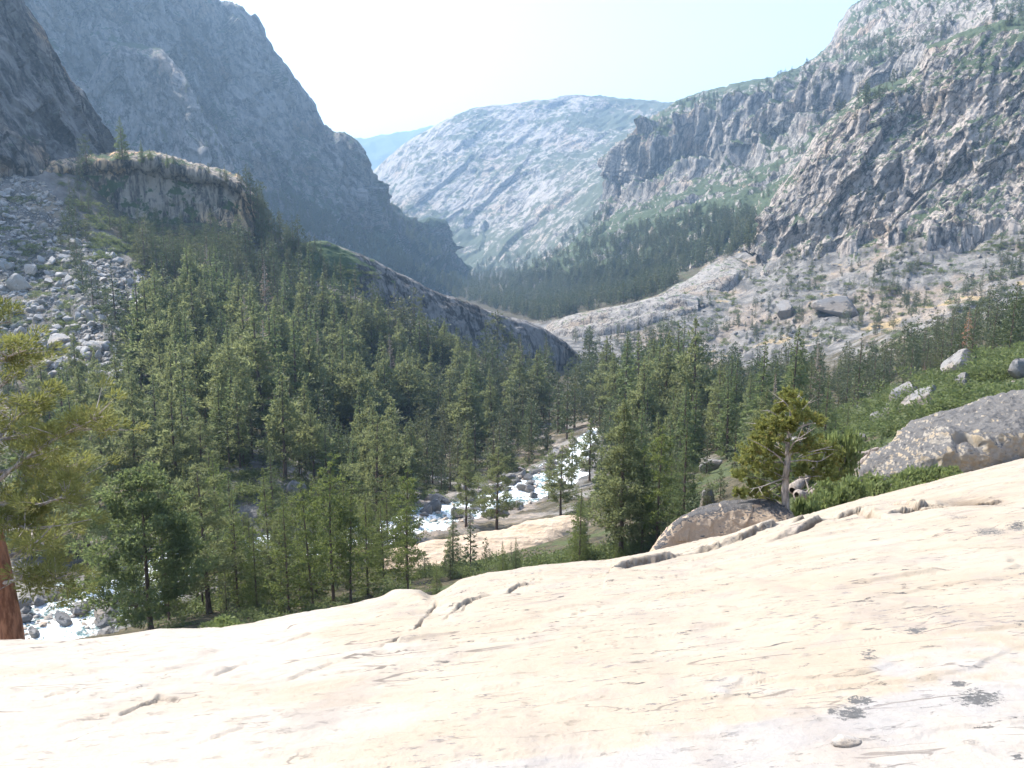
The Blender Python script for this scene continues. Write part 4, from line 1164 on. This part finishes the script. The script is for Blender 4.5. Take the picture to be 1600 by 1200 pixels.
WOODS = []           # (xyz, H, lod)
def sow(poly, n, h0, h1, on, lod, nzmin=.0, clump=None, gap=0, thr=0.):
    c = 0
    seen = []
    for px, py in inside(poly, n, rt):
        h = hit(px, py)
        if h is None or h[2] not in on or abs(h[1][2]) < nzmin: continue
        p = h[0]
        if clump and fbm(p[None], clump, 3)[0] < thr: continue
        if gap and any((p[0]-a)**2 + (p[1]-b)**2 < gap*gap for a, b in seen[-150:]): continue
        seen.append((p[0], p[1]))
        WOODS.append((p - [0, 0, .5], rt.uniform(h0, h1), lod)); c += 1
G_, M_, S_ = ('ground',), ('mountain',), ('rock_shelf', 'cliff', 'rock_dome')
A_ = ('ground', 'mountain')
sow([(690,440),(760,425),(860,432),(1000,420),(1060,440),(1010,470),(900,495),(850,505),(780,485),(700,462)], 1500, 16, 25, A_, 0)
sow([(880,440),(930,380),(1000,355),(1100,330),(1180,330),(1180,390),(1060,430),(990,450)], 1000, 12, 22, A_, 0, .3)
sow([(730,425),(760,405),(860,395),(900,350),(960,320),(930,400),(860,432)], 260, 14, 22, A_, 0, .3)
sow([(390,300),(480,320),(560,360),(640,400),(700,440),(690,460),(560,400),(480,385),(400,310)], 620, 14, 22, M_, 0)
sow([(585,300),(640,340),(690,385),(720,420),(660,400),(600,345)], 150, 14, 20, M_, 0)
sow([(200,100),(480,200),(560,230),(600,350),(450,330),(250,250)], 260, 10, 16, M_, 0, .35, 120)
sow([(1060,158),(1200,128),(1300,80),(1340,60),(1450,75),(1300,135),(1150,185),(1000,215)], 600, 11, 18, M_, 0, .35, 90)
sow([(1340,0),(1600,0),(1600,60),(1450,80),(1330,80)], 260, 9, 16, M_, 0, .3, 70)
sow([(1180,180),(1300,140),(1420,120),(1270,240),(1200,310),(1100,320)], 260, 10, 18, M_, 0, .3, 70)
sow([(1440,90),(1600,60),(1600,340),(1350,360),(1250,380)], 320, 5, 9, M_, 0, .35, 40)
sow([(640,225),(860,155),(1060,160),(960,230),(880,320),(700,390),(620,300)], 380, 8, 13, M_, 0, .3, 200)
sow([(1180,395),(1600,350),(1600,480),(1400,520),(1130,560),(900,520),(1050,485)], 520, 4, 12, A_, 1, 0, 60, 3)
sow([(1350,420),(1600,400),(1600,500),(1450,530)], 120, 8, 14, G_, 1, 0, 60, 3)
sow([(870,520),(1010,490),(1060,500),(1100,560),(930,560)], 70, 9, 15, A_, 1)
sow([(385,300),(420,335),(470,385),(470,440),(430,430),(400,390)], 70, 12, 22, ('ground','rock_dome','cliff'), 1)
sow([(240,250),(380,285),(380,296),(300,268)], 8, 5, 9, S_, 1)
sow([(400,330),(500,390),(560,440),(640,500),(560,490),(460,440)], 60, 6, 13, S_, 1, .2, 40)
sow([(230,500),(600,540),(860,610),(640,700),(300,680)], 330, 6, 16, G_, 1, gap=2.0)
sow([(890,600),(1250,575),(1300,620),(1180,720),(930,700)], 240, 6, 16, G_, 1, gap=2.0)
sow([(1300,600),(1600,505),(1600,545),(1400,600)], 90, 4, 9, G_, 1, gap=2.5)
SHR = []
def bush(poly, n, s0, s1, on=G_, clump=None, thr=0.):
    for px, py in inside(poly, n, rt):
        h = hit(px, py)
        if h is None or h[2] not in on: continue
        if not river_clear(h[0], .5): continue
        if clump and fbm(h[0][None], clump, 3)[0] < thr: continue
        SHR.append((h[0], rt.uniform(s0, s1)))
bush([(1290,660),(1420,590),(1500,550),(1620,530),(1620,640),(1480,650),(1380,700),(1320,770),(1240,760),(1230,700)], 800, 1.0, 3.4, clump=14, thr=-.1)
bush([(640,905),(700,870),(800,880),(1000,850),(1040,840),(960,880),(760,905)], 120, .8, 2.2)
bush([(0,960),(150,960),(330,930),(640,900),(640,945),(480,975),(300,985)], 140, .7, 1.8)
bush([(330,700),(640,720),(850,690),(860,720),(720,790),(640,840),(420,800),(330,780)], 420, .8, 2.4)
bush([(860,690),(1110,720),(1120,770),(1000,800),(880,830)], 90, 1.0, 2.4)
bush([(1120,380),(1600,350),(1600,520),(1350,560),(1130,560),(900,520)], 1300, 1.4, 4.2, clump=30, thr=-.02)
bush([(0,270),(110,270),(220,400),(280,480),(200,620),(0,540)], 420, 1.2, 3.4, clump=30, thr=-.02)
bush([(440,360),(520,390),(620,440),(560,470),(470,430)], 130, 1.5, 3.2, S_, 20)

bush([(110,310),(200,350),(390,372),(400,420),(230,425),(150,400)], 260, 1.6, 4.0)
# --- boulders: the largest ones are single things, the rest is rubble
BOUL = []            # (xyz, size, zone)
def stones(poly, n, s0, s1, zone, on=G_):
    for px, py in inside(poly, n, rt):
        h = hit(px, py)
        if h is None or h[2] not in on: continue
        BOUL.append((h[0], s0 * (s1/s0) ** (rt.random() ** 2.6), zone))
stones([(0,270),(70,285),(120,340),(215,420),(285,480),(260,505),(200,560),(190,625),(110,605),(0,520)], 4600, .6, 4.2, 'talus')
stones([(1190,402),(1600,365),(1600,490),(1400,520),(1130,570),(900,530),(1060,490)], 1000, .8, 5.5, 'slope')
stones([(620,800),(700,775),(900,700),(940,720),(880,760),(780,810),(650,830)], 300, .5, 3.0, 'river', ('ground', 'river'))
stones([(0,940),(200,930),(330,860),(560,830),(640,820),(640,850),(330,900),(180,990),(0,1005)], 320, .4, 2.4, 'river', ('ground', 'river'))
stones([(1330,650),(1480,580),(1600,545),(1600,640),(1480,645),(1380,700)], 90, .3, 1.5, 'green')
NB = []
for px, py, wpx, hpx, lab in [
  (1446,640,54,34,'large pale split boulder on the green shrub slope above the outcrop'),
  (1412,624,34,22,'wedge shaped grey boulder left of the large split boulder'),
  (1398,630,14,12,'small white boulder beside the wedge shaped boulder'),
  (1390,655,26,20,'pale boulder below the wedge shaped boulder'),
  (1372,668,24,20,'dark boulder leaning on the pale boulder'),
  (1500,574,48,28,'long whitish boulder at the top of the shrub slope'),
  (1505,612,28,24,'tall grey boulder standing among shrubs'),
  (1592,585,44,24,'grey boulder at the far right of the shrub slope'),
  (1338,642,16,7,'small flat white rock low on the shrub slope'),
  (1357,620,14,6,'tiny flat rock near the forest edge'),
  (1112,735,26,18,'round grey boulder behind the dense dark fir'),
  (1106,790,24,22,'pale boulder between the dense dark fir and the tan boulder'),
  (1262,705,46,18,'dark slab of rock behind the twisted tree'),
  (1345,690,20,14,'pale rock at the root of the fallen log'),
  (813,592,24,26,'white pointed boulder standing in the trees at the dome toe'),
  (462,772,22,20,'tan boulder in the dirt clearing above the river'),
  (304,500,26,8,'bright white flat boulder at the talus foot'),
  (30,455,30,22,'big pale boulder high in the talus'), (48,428,26,15,'angular pale boulder above the big talus boulder'),
  (95,540,44,16,'flat white boulder at the foot of the talus'), (240,486,50,20,'long slab boulder at the right end of the talus'),
  (1310,484,56,22,'smooth grey dome shaped boulder on the rocky slope'), (1230,495,34,20,'pale boulder left of the smooth dome boulder'),
 ]:
    h = hit(px, py)
    if h is not None: NB.append((h[0], wpx / F * h[0][1], hpx / F * h[0][1], lab))
HUMP = [hit(770, 868), hit(655, 868)]
# ================================================================== build them
build_slab(); outcrop()

# trees as things: the 300 that show largest
PLACED.sort(key=lambda p: -(p[1] / p[8]) * (10 if p[7] is None else 1))
groups = {}
for p in PLACED[:296]:
    if p[7]: groups[p[7]] = groups.get(p[7], 0) + 1
for p in PLACED[:296]:
    loc, H, KD, kd, var, wx, lab, grp, d = p
    K = KD[kd][var % len(KD[kd])]
    K.place(loc, H, lab if (grp is None or groups[grp] > 1) else 'lone ' + lab, grp)
wood_parts = []
for p in PLACED[296:]:
    T = TM[rt.integers(4)] if p[3] in ('fir', 'dead', 'rust') else TM[4 + rt.integers(4)]
    WOODS.append((p[0], p[1], 2))
for loc, H, lod in WOODS:
    d = math.hypot(loc[0], loc[1])
    T = TF[rt.integers(len(TF))] if lod == 0 else TM[rt.integers(len(TM))]
    s = H / 20; rz = rt.uniform(0, 6.28); sx = rt.uniform(.85, 1.25)
    m = 0 if rt.random() < .72 else 1
    wood_parts.append((xf(T[0], loc, s, rz, sx), T[1], 2)); wood_parts.append((xf(T[2], loc, s, rz, sx), T[3], m))
M_FARN = leaf_mat('forest_needles', (.042,.056,.028), (.08,.098,.043), scale=.06, trans=.25)
M_FARP = leaf_mat('forest_pine_needles', (.06,.07,.034), (.108,.116,.053), scale=.06, trans=.25)
merge('forest', wood_parts, [M_FARN, M_FARP, M_BARK])
ST = [shrub(301+i) for i in range(5)]
sp = []
for loc, s in SHR:
    v, f = ST[rt.integers(5)]
    q = rt.uniform(.8, 1.4)
    sp.append((xf(v * [1, 1, .75], loc - [0, 0, .1*s], s, rt.uniform(0, 6.28), q), f, 0))
merge('shrubbery', sp, [M_SHRUB])

# boulders
M_BOUL = rock_mat('boulder_granite', (.30,.29,.28), (.28,.245,.205), (.06,.058,.056), 1.1, top_dark=.1, amt=.35)
M_NB = rock_mat('granite_darker_for_sun', (.185,.18,.176), (.205,.175,.145), (.05,.049,.048), .7, top_dark=.15, amt=.55)  # boulder granite copy, colour darkened for sunlit stones; shaded talus keeps the brighter one
M_SUNR = rock_mat('river_rock', (.42,.39,.35), (.40,.32,.25), (.10,.095,.09), .8, top_dark=0, amt=.3)
RV = [rock_verts(400+i, 3, 12+i) for i in range(8)]
RVL = [rock_verts(400+i, 2, 12+i) for i in range(8)]
RM = [mesh_np('boulder', v, f, M_BOUL, False, obj=False) for v, f in RV]
RMs = [mesh_np('boulder', v, f, M_BOUL, True, obj=False) for v, f in [rock_verts(420+i, 4, 16) for i in range(4)]]
RN = [mesh_np('boulder', v, f, M_NB, False, obj=False) for v, f in [rock_verts(440+i, 4, 9) for i in range(8)]]
def rock_thing(loc, sx, sy, sz, me, lab, grp=None, name='boulder', cat='boulder', sink=.3, rz=None, tilt=.25):
    o = bpy.data.objects.new(name, me); COL.objects.link(o)
    o.location = np.array(loc) + [0, 0, sz * (.5 - sink)]
    o.scale = (sx*.62, sy*.62, sz*.62)
    o.rotation_euler = (rt.normal()*tilt, rt.normal()*tilt, rt.uniform(0, 6.28) if rz is None else rz)
    tag(o, lab, cat, grp); return o
for k, (loc, wd, ht, lab) in enumerate(NB):
    rock_thing(loc, wd, wd*.8, ht*1.35, (RM if 'talus' in lab else RN)[k % 8], lab, sink=.28, rz=rt.normal()*.4, tilt=.15)
BOUL.sort(key=lambda b: -b[1] / np.hypot(b[0][0], b[0][1]))
cnt = {'talus': 0, 'slope': 0, 'river': 0, 'green': 0}
zlab = {'talus': 'loose on the shaded talus below the dark left wall', 'slope': 'on the rocky slope below the rugged buttress', 'river': 'at the edge of the whitewater'}
rub = []
for loc, s, zone in BOUL:
    f1, f2, f3 = rt.uniform(.7, 1.3), rt.uniform(.7, 1.2), rt.uniform(.45, .9)
    k = rt.integers(8)
    if sum(cnt.values()) < 272:
        cnt[zone] += 1
        d = np.hypot(loc[0], loc[1])
        u = proj(loc[None])[0][0]; v = proj(loc[None])[1][0]
        big = 'big ' if s > 4 else 'small ' if s < 2 else ''
        shape = 'flat' if f3 < .6 else 'blocky'
        if zone == 'talus': where = 'high on the talus below the dark wall' if v < 400 else 'midway down the shaded talus' if v < 480 else 'at the foot of the shaded talus'
        elif zone == 'slope': where = 'on the rocky slope under the pale tilted ledge' if u < 1250 else 'on the rocky slope under the cliff ledge at far right' if u > 1430 else 'on the rocky slope under the rugged buttress'
        elif zone == 'green': where = 'among the bushes of the green shrub slope'
        else: where = 'in the near whitewater below the broad bushy pine' if u < 600 else 'along the rapids by the teal pool'
        tone = 'tan' if zone == 'river' else 'pale grey'
        rock_thing(loc, s*f1, s*f2, s*f3, RM[k] if zone == 'talus' else RN[k], f'{big}{shape} {tone} boulder {where}', f'{big}{shape} boulders {where}', sink=.2, tilt=.35)
    else:
        v, f = RV[k]
        if s / np.hypot(loc[0], loc[1]) < .012: v, f = RVL[k]
        rub.append((xf(v * [f1, f2, f3], loc, s*.6, rt.uniform(0, 6.28)), f, {'talus': 0, 'river': 1, 'slope': 2, 'green': 2}[zone]))
merge('rubble', rub, [M_BOUL, M_SUNR, M_NB])

# tan rock hump beside the river
def hump():
    a, b = HUMP[0][0], HUMP[1][0]
    m = rock_mat('hump_rock', (.40,.31,.22), (.43,.34,.255), (.13,.105,.09), .9, top_dark=-.3, amt=.15)
    def disp(G, N, v, px, py):
        d = fbm(G, 7, 4) * .8 + fbm(G, 2.2, 5, .5, True, stretch=(.35, 1, 1)) * .32
        return d * np.clip(sstep(-1.5, .2, v)+.2, 0, 1)
    d0 = a[1]
    o = loft('rock_hump', [[(600,862,d0),(640,853,d0+1),(690,846,d0+2),(740,835,d0+4),(790,826,d0+6),(840,815,d0+8),(880,806,d0+9),(912,810,d0+9),(930,830,d0+8)],
         [(600,866,d0-1),(640,858,d0-1),(690,853,d0),(740,843,d0+1),(790,834,d0+3),(840,823,d0+5),(880,814,d0+6),(912,818,d0+6),(930,836,d0+6)],
         [(600,874,d0-2),(640,872,d0-3),(690,874,d0-4),(740,866,d0-3),(790,858,d0-2),(840,852,d0),(880,850,d0+2),(912,850,d0+4),(930,856,d0+8)],
         [(600,890,d0-4),(690,892,d0-6),(790,882,d0-5),(880,875,d0-2),(930,870,d0+6)]],
         260, [30, 40, 16], m, disp, back=(.05,.1), backdrop=(.025,.05), zlow=-64, sink=False)
    del o['kind']; tag(o, 'smooth tan rock hump on the near side of the river', 'rock')
hump()

# ------------------------------------------------------------------ twisted tree on the slab's brink
def twisted():
    d = 22.2
    base = unp(1229, 822, d); s = d / F
    def wp(px, py, dy=0.): return unp(px, py, d + dy)
    root = empty('twisted_pine_tree', base)
    tag(root, 'small twisted golden green tree with pale bare branches behind the tan boulder', 'tree')
    A, B, Cc = Acc(), Acc(), Acc()
    r = np.random.default_rng(5)
    def limb(pts, r0, r1, acc, k=6):
        P = np.array([wp(*p) for p in pts]) - base
        n = 6 * (len(P) - 1) + 1
        P = smooth1(dense3(P, n), n, 3)
        P += (fbm(P + 7, .18, 2)[:, None] * .03) * np.array([1, 1, .4])
        acc.add(*tube(P, np.linspace(r0, r1, n), k)); return P
    def dense3(P, n):
        q = np.concatenate([[0], np.cumsum(np.linalg.norm(np.diff(P, axis=0), axis=1))]); t = np.linspace(0, q[-1], n)
        return np.stack([np.interp(t, q, P[:, k]) for k in range(3)], -1)
    limb([(1231,832),(1228,800),(1226,765),(1229,735),(1231,715)], .125, .08, A, 10)
    limb([(1231,718),(1230,700),(1234,672),(1236,640),(1239,612)], .08, .012, A, 8)
    limbs = [([(1229,730),(1215,712),(1198,700),(1180,690)], 1, -.3), ([(1230,722),(1205,722),(1178,716),(1160,722)], 1, .3), ([(1230,745),(1212,752),(1192,760),(1172,764)], 1, -.5),
             ([(1231,715),(1245,702),(1262,695),(1285,690)], 1, .3), ([(1231,722),(1255,718),(1280,722),(1302,708)], 1, -.3), ([(1232,705),(1250,708),(1268,706),(1300,698)], 0, -.4),
             ([(1233,690),(1218,680),(1200,668),(1186,662)], 1, .4), ([(1234,680),(1250,668),(1270,660),(1288,664)], 1, .4), ([(1235,665),(1222,655),(1208,645),(1198,640)], 1, -.3),
             ([(1236,655),(1248,645),(1258,636),(1264,628)], 0, .2), ([(1230,710),(1242,690),(1256,680),(1274,668)], 0, -.5), ([(1229,735),(1252,738),(1278,742),(1300,735)], 1, .5),
             ([(1237,640),(1228,630),(1222,622)], 0, 0), ([(1238,632),(1246,622),(1250,614)], 0, .1), ([(1229,750),(1205,765),(1185,778),(1165,772)], 1, .4), ([(1229,728),(1222,700),(1206,684)], 0, .8), ([(1231,712),(1240,690),(1260,684)], 1, -.9)]
    for pts, leafy, dy in limbs:
        pts = [(x, y, dy * k * .8) for k, (x, y) in enumerate(pts)]
        P = limb(pts, .026, .007, B)
        tip = P[-1]
        for q in range(3):                         # bare twigs
            o = P[int(len(P) * r.uniform(.4, .95))]
            e = o + (r.normal(size=3) * .22 + (tip - P[0]) * .16)
            B.add(*tube(np.linspace(o, e, 4), np.linspace(.011, .003, 4), 4))
    TUFT = [(1236,618,.13),(1229,630,.17),(1218,641,.15),(1246,634,.12),(1245,650,.15),(1212,660,.24),(1195,670,.22),(1225,672,.18),(1262,652,.14),(1276,660,.12),(1203,698,.26),(1181,704,.22),(1218,710,.2),(1170,719,.22),
            (1190,733,.26),(1211,742,.2),(1164,744,.18),(1181,764,.24),(1201,775,.2),(1160,770,.14),(1262,688,.2),(1280,699,.23),(1297,706,.2),(1270,721,.22),(1290,729,.2),(1307,718,.14),(1251,736,.15),(1300,745,.15),(1252,704,.14),(1206,684,.18),(1184,686,.16),(1266,742,.16),(1240,664,.14)]
    for x, y, R in TUFT:
        c0 = wp(x, y, r.uniform(-.7, .7)) - base
        for q in range(int(12 + 60 * R)):
            o = c0 + r.normal(size=3) * [R*.75, R*.75, R*.38]
            ax = r.normal(size=3) * [1, 1, .35] + (c0 - [0, 0, 1.2]) * .25 + [0, 0, .35]; ax /= np.linalg.norm(ax)
            n = 40
            g = r.normal(size=(n, 3)); g /= np.linalg.norm(g, axis=1, keepdims=True)
            k = r.uniform(0, 1, n)[:, None]
            Cc.add(*blades(o + ax * k * .16, g * .8 + ax * .9, r.uniform(.07, .14, n), r.uniform(.02, .036, n), r))
        B.add(*tube(np.array([c0 * [.25, .25, 1] + [0, 0, -.12 - R*.4], c0 * [.65, .65, 1] + [0, 0, -.05], c0]), [.016, .012, .006], 4))
    mesh_np('trunk', *A.get(), M_GREYB, True, parent=root)
    mesh_np('branches', *B.get(), M_PALE, True, parent=root)
    mesh_np('crown', *Cc.get(), M_GOLD, False, parent=root)
M_PALE = bark_mat('pale_wood', (.20,.17,.15), (.34,.30,.265), .06)
twisted()

# ------------------------------------------------------------------ reddish pine at the left edge
def left_pine():
    d = 18.0
    base = unp(20, 1022, d)
    root = empty('pine_tree', base)
    tag(root, 'near pine with a thick red trunk and golden tufts, left of the slab', 'tree')
    A, B, Cc = Acc(), Acc(), Acc()
    r = np.random.default_rng(8)
    P = np.array([unp(x, y, d) for x, y in [(22,1030),(18,985),(8,930),(-2,870),(-22,790),(-40,700),(-52,600),(-60,480),(-64,380)]]) - base
    q = np.linspace(0, len(P)-1, 40); P = np.stack([np.interp(q, np.arange(len(P)), P[:, k]) for k in range(3)], -1); P = smooth1(P, 40, 4)
    A.add(*tube(P, np.interp(np.arange(40), [0, 3, 20, 39], [.34, .26, .19, .08]), 12))
    zs = P[:, 2]
    limbs = []
    for px0, py0, px1, py1, px2, py2, dy in [(-24,770,60,690,165,648,-.4),(-48,660,0,595,45,575,.5),(-35,720,30,640,75,618,.9),(-14,835,50,790,120,770,-.9),(-22,800,40,772,110,758,.4),(-8,880,50,850,100,838,.8),
                                              (0,910,50,900,95,905,-.6),(-55,600,-10,560,40,548,-.6),(-30,745,40,720,120,735,1.2),(-40,700,60,670,190,672,.8),(-20,800,30,815,70,850,-1.2),(-2,890,60,905,110,925,.6),(-58,540,-20,500,20,505,.3)]:
        limbs.append([unp(px0, py0, d) - base, unp(px1, py1, d + dy) - base, unp(px2, py2, d + 2*dy) - base])
    for k in range(24):                            # the limbs on the other sides
        z = r.uniform(.30, .98) * zs[-1]; p0 = np.array([np.interp(z, zs, P[:, 0]), np.interp(z, zs, P[:, 1]), z]); a = r.uniform(1.8, 4.6); Ln = r.uniform(1.2, 2.6)
        v = np.array([math.cos(a), math.sin(a), .35]); limbs.append([p0, p0 + v * Ln * .5, p0 + v * Ln])
    for L in limbs:
        t = np.linspace(0, 1, 12)[:, None]
        Q = (1-t)**2 * L[0] + 2*t*(1-t) * L[1] + t*t * L[2]
        Q += fbm(Q + 3, .5, 2)[:, None] * .10
        Ln = np.linalg.norm(L[2] - L[0])
        B.add(*tube(Q, np.linspace(.055, .012, 12), 6))
        for k in range(int(9 * Ln)):
            s = r.uniform(.3, 1.0); o = Q[int(s * 11)]
            e = o + r.normal(size=3) * [.28, .28, .16] + (L[2] - L[0]) / Ln * .2 + [0, 0, .08]
            B.add(*tube(np.linspace(o, e, 4), np.linspace(.016, .006, 4), 4))
            n = 85
            g = r.normal(size=(n, 3)); g /= np.linalg.norm(g, axis=1, keepdims=True)
            c = e + (e - o) * .1
            Cc.add(*blades(c + g * (r.uniform(.1, 1, n) ** .6)[:, None] * [.20, .20, .13], g + (e - o) * 1.5 + [0, 0, .3] + r.normal(size=(n, 3)) * .3, r.uniform(.08, .17, n), r.uniform(.018, .034, n), r))
    mesh_np('trunk', *A.get(), M_RED, True, parent=root)
    mesh_np('branches', *B.get(), M_GREYB, True, parent=root)
    mesh_np('crown', *Cc.get(), M_GOLD2, False, parent=root)
M_GOLD2 = leaf_mat('tuft_needles', (.085,.10,.03), (.16,.165,.05), trans=.45, tip=(.22,.18,.065), scale=1.2)
left_pine()

# ------------------------------------------------------------------ bushes along the brink, fallen logs, small stone
M_BUSH = leaf_mat('bush_leaves', (.085,.115,.04), (.15,.18,.065), scale=2.5, tip=(.21,.23,.10))
def near_bush(px, py, d, wpx, hpx, lab, seed, leaf=None, n=2600):
    p = unp(px, py, d); s = d / F
    v, f = shrub(seed, n, .10 / max(.3, wpx * s * .5), 14)
    v = v * [wpx * s * .62, wpx * s * .5, hpx * s * 1.05]
    root = empty('bush', p, random.uniform(-.5, .5))
    tag(root, lab, 'bush')
    S = Acc()
    r = np.random.default_rng(seed)
    for k in range(9):
        e = r.normal(size=3) * [wpx*s*.3, wpx*s*.25, 0] + [0, 0, hpx*s*r.uniform(.4, .8)]
        S.add(*tube(np.array([[0, 0, -.2], e * .5 + [0, 0, -.05], e]), [.025, .018, .008], 4))
    mesh_np('stems', *S.get(), M_GREYB, True, parent=root)
    mesh_np('foliage', v, f, leaf or M_BUSH, False, parent=root)
for a in [(1292,812,24.0,56,52,'leafy bush beside the trunk of the twisted tree',501),(1330,796,25.5,60,48,'leafy bush, second right of the twisted tree',502),(1372,786,27,64,46,'wide leafy bush in front of the left foot of the outcrop',503),
          (1412,774,28,56,40,'leafy bush in front of the middle of the outcrop',504),(1448,762,28.6,50,32,'low leafy bush under the outcrop hollow',505),(1480,752,28.8,40,22,'smallest leafy bush at the right end of the brink row',506),
          (1252,826,22.6,34,44,'dark bush at the foot of the twisted tree',507),(1310,742,30,40,70,'upright green bush left of the outcrop',508),(345,990,15.2,60,22,'low bright green bush at the left brink of the slab',509)]:
    near_bush(*a)
M_LOG = bark_mat('weathered_log', (.15,.125,.11), (.29,.25,.215), .1)
def log(pts, d, r0, lab, seed):
    r = np.random.default_rng(seed)
    P = np.array([unp(x, y, d + dy) for x, y, dy in pts]); c = P[0].copy()
    q = np.linspace(0, len(P)-1, 24); P = np.stack([np.interp(q, np.arange(len(P)), P[:, k]) for k in range(3)], -1) - c
    P = smooth1(P, 24, 3); P += fbm(P + seed, .9, 3)[:, None] * .07
    A = Acc(); R = np.linspace(r0, r0*.5, 24) * (1 + .25 * fbm(P + 9, .5, 2)); R[0] *= .5; R[-1] *= .3
    A.add(*tube(P, R, 10))
    o = mesh_np('fallen_log', *A.get(), M_LOG, True); o.location = c
    S = Acc()
    for k in range(4):
        i = r.integers(4, 20); e = P[i] + r.normal(size=3) * .3 + [0, 0, .25]
        S.add(*tube(np.linspace(P[i], e, 4), np.linspace(r0*.3, .01, 4), 5))
    mesh_np('branch_stubs', *S.get(), M_LOG, True, parent=o)
    tag(o, lab, 'log')
log([(1238,766,0),(1255,750,.6),(1272,732,1.4)], 26, .20, 'grey fallen log leaning right behind the twisted tree', 1)
log([(1310,748,0),(1335,732,.6),(1368,706,1.5)], 33, .22, 'long pale fallen log below the left shoulder of the outcrop', 2)
log([(1318,716,0),(1345,712,.4),(1375,700,1.0)], 36, .2, 'pale log lying behind the long fallen log', 3)
log([(1245,772,0),(1262,778,.3),(1275,764,.8)], 25.5, .17, 'twisted root end of a dead log under the twisted tree', 4)
M_STONE = rock_mat('stone_granite', (.34,.315,.285), (.31,.26,.21), (.10,.095,.09), .05, top_dark=0, amt=.3)
q = slab_pt(np.array([1320.]), np.array([1158.]))[0]
sv, sf = rock_verts(78, 4, 8)
o = mesh_np('stone', sv * [.06, .045, .026], sf, M_STONE, True); o.location = (q[0], q[1], float(slab_z(q[0], q[1])) + .004); tag(o, 'single small pale stone lying loose on the near granite', 'stone')
# ================================================================== light, air, camera
AZ, EL = math.radians(-60), math.radians(52)
w = bpy.data.worlds.new('World'); SC.world = w; w.use_nodes = True
bg = w.node_tree.nodes['Background']
sk = w.node_tree.nodes.new('ShaderNodeTexSky')
sk.sky_type = 'NISHITA'; sk.sun_disc = False; sk.sun_elevation = EL; sk.sun_rotation = AZ; sk.altitude = 1500; sk.dust_density = 8; sk.air_density = 1.3; sk.ozone_density = 1.5
w.node_tree.links.new(sk.outputs[0], bg.inputs[0]); bg.inputs[1].default_value = .15
ld = bpy.data.lights.new('sun', 'SUN'); ld.energy = 3.8; ld.angle = math.radians(.53); ld.color = (1, .95, .86)
so = bpy.data.objects.new('sun', ld); COL.objects.link(so)
L = Vector((math.sin(AZ)*math.cos(EL), math.cos(AZ)*math.cos(EL), math.sin(EL)))
so.rotation_euler = L.to_track_quat('Z', 'Y').to_euler(); so.location = L * 3000

def haze():
    x0, x1, y0, y1, z0, z1 = -12500, 12500, -400, 12500, 0, 0
    zs = [(min((o.matrix_world @ Vector(c)).z for c in o.bound_box), max((o.matrix_world @ Vector(c)).z for c in o.bound_box)) for o in COL.objects if o.type == 'MESH']
    xs = [max(abs((o.matrix_world @ Vector(c)).x) for c in o.bound_box) for o in COL.objects if o.type == 'MESH']
    z0 = min(z[0] for z in zs) - 1; z1 = max(z[1] for z in zs) + 5
    x1 = max(x1, max(xs) + 50); x0 = -x1
    V = np.array([(x, y, z) for x in (x0, x1) for y in (y0, y1) for z in (z0, z1)])
    Fq = np.array([(0,1,3,2),(4,6,7,5),(0,4,5,1),(2,3,7,6),(0,2,6,4),(1,5,7,3)])
    m = bpy.data.materials.new('haze'); m.use_nodes = True; t = m.node_tree; t.nodes.clear()
    out = t.nodes.new('ShaderNodeOutputMaterial'); v = t.nodes.new('ShaderNodeVolumePrincipled')
    v.inputs['Color'].default_value = (.44, .69, 1, 1); v.inputs['Density'].default_value = HAZE; v.inputs['Anisotropy'].default_value = .35
    t.links.new(v.outputs[0], out.inputs['Volume'])
    o = mesh_np('haze', V, Fq, m, False); tag(o, kind='stuff')
HAZE = 1.25e-4
haze()

cd = bpy.data.cameras.new('camera'); cam = bpy.data.objects.new('camera', cd); COL.objects.link(cam)
cam.location = (0, 0, 0); cam.rotation_euler = (math.pi/2 - PITCH, 0, 0)
cd.sensor_width = 36; cd.lens = 36 * F / 1600; cd.clip_start = .1; cd.clip_end = 40000
SC.camera = cam
vs = SC.view_settings; vs.view_transform = 'Standard'; vs.look = 'None'; vs.gamma = 1; vs.use_curve_mapping = False; vs.exposure = 1.5
cy = SC.cycles
cy.use_denoising = True
try:
    cy.denoiser = 'OPENIMAGEDENOISE'; cy.denoising_input_passes = 'RGB_ALBEDO_NORMAL'
except Exception: pass
cy.max_bounces = 5; cy.diffuse_bounces = 3; cy.glossy_bounces = 2; cy.transmission_bounces = 3; cy.transparent_max_bounces = 4; cy.volume_bounces = 0
cy.use_adaptive_sampling = True; cy.adaptive_threshold = .02
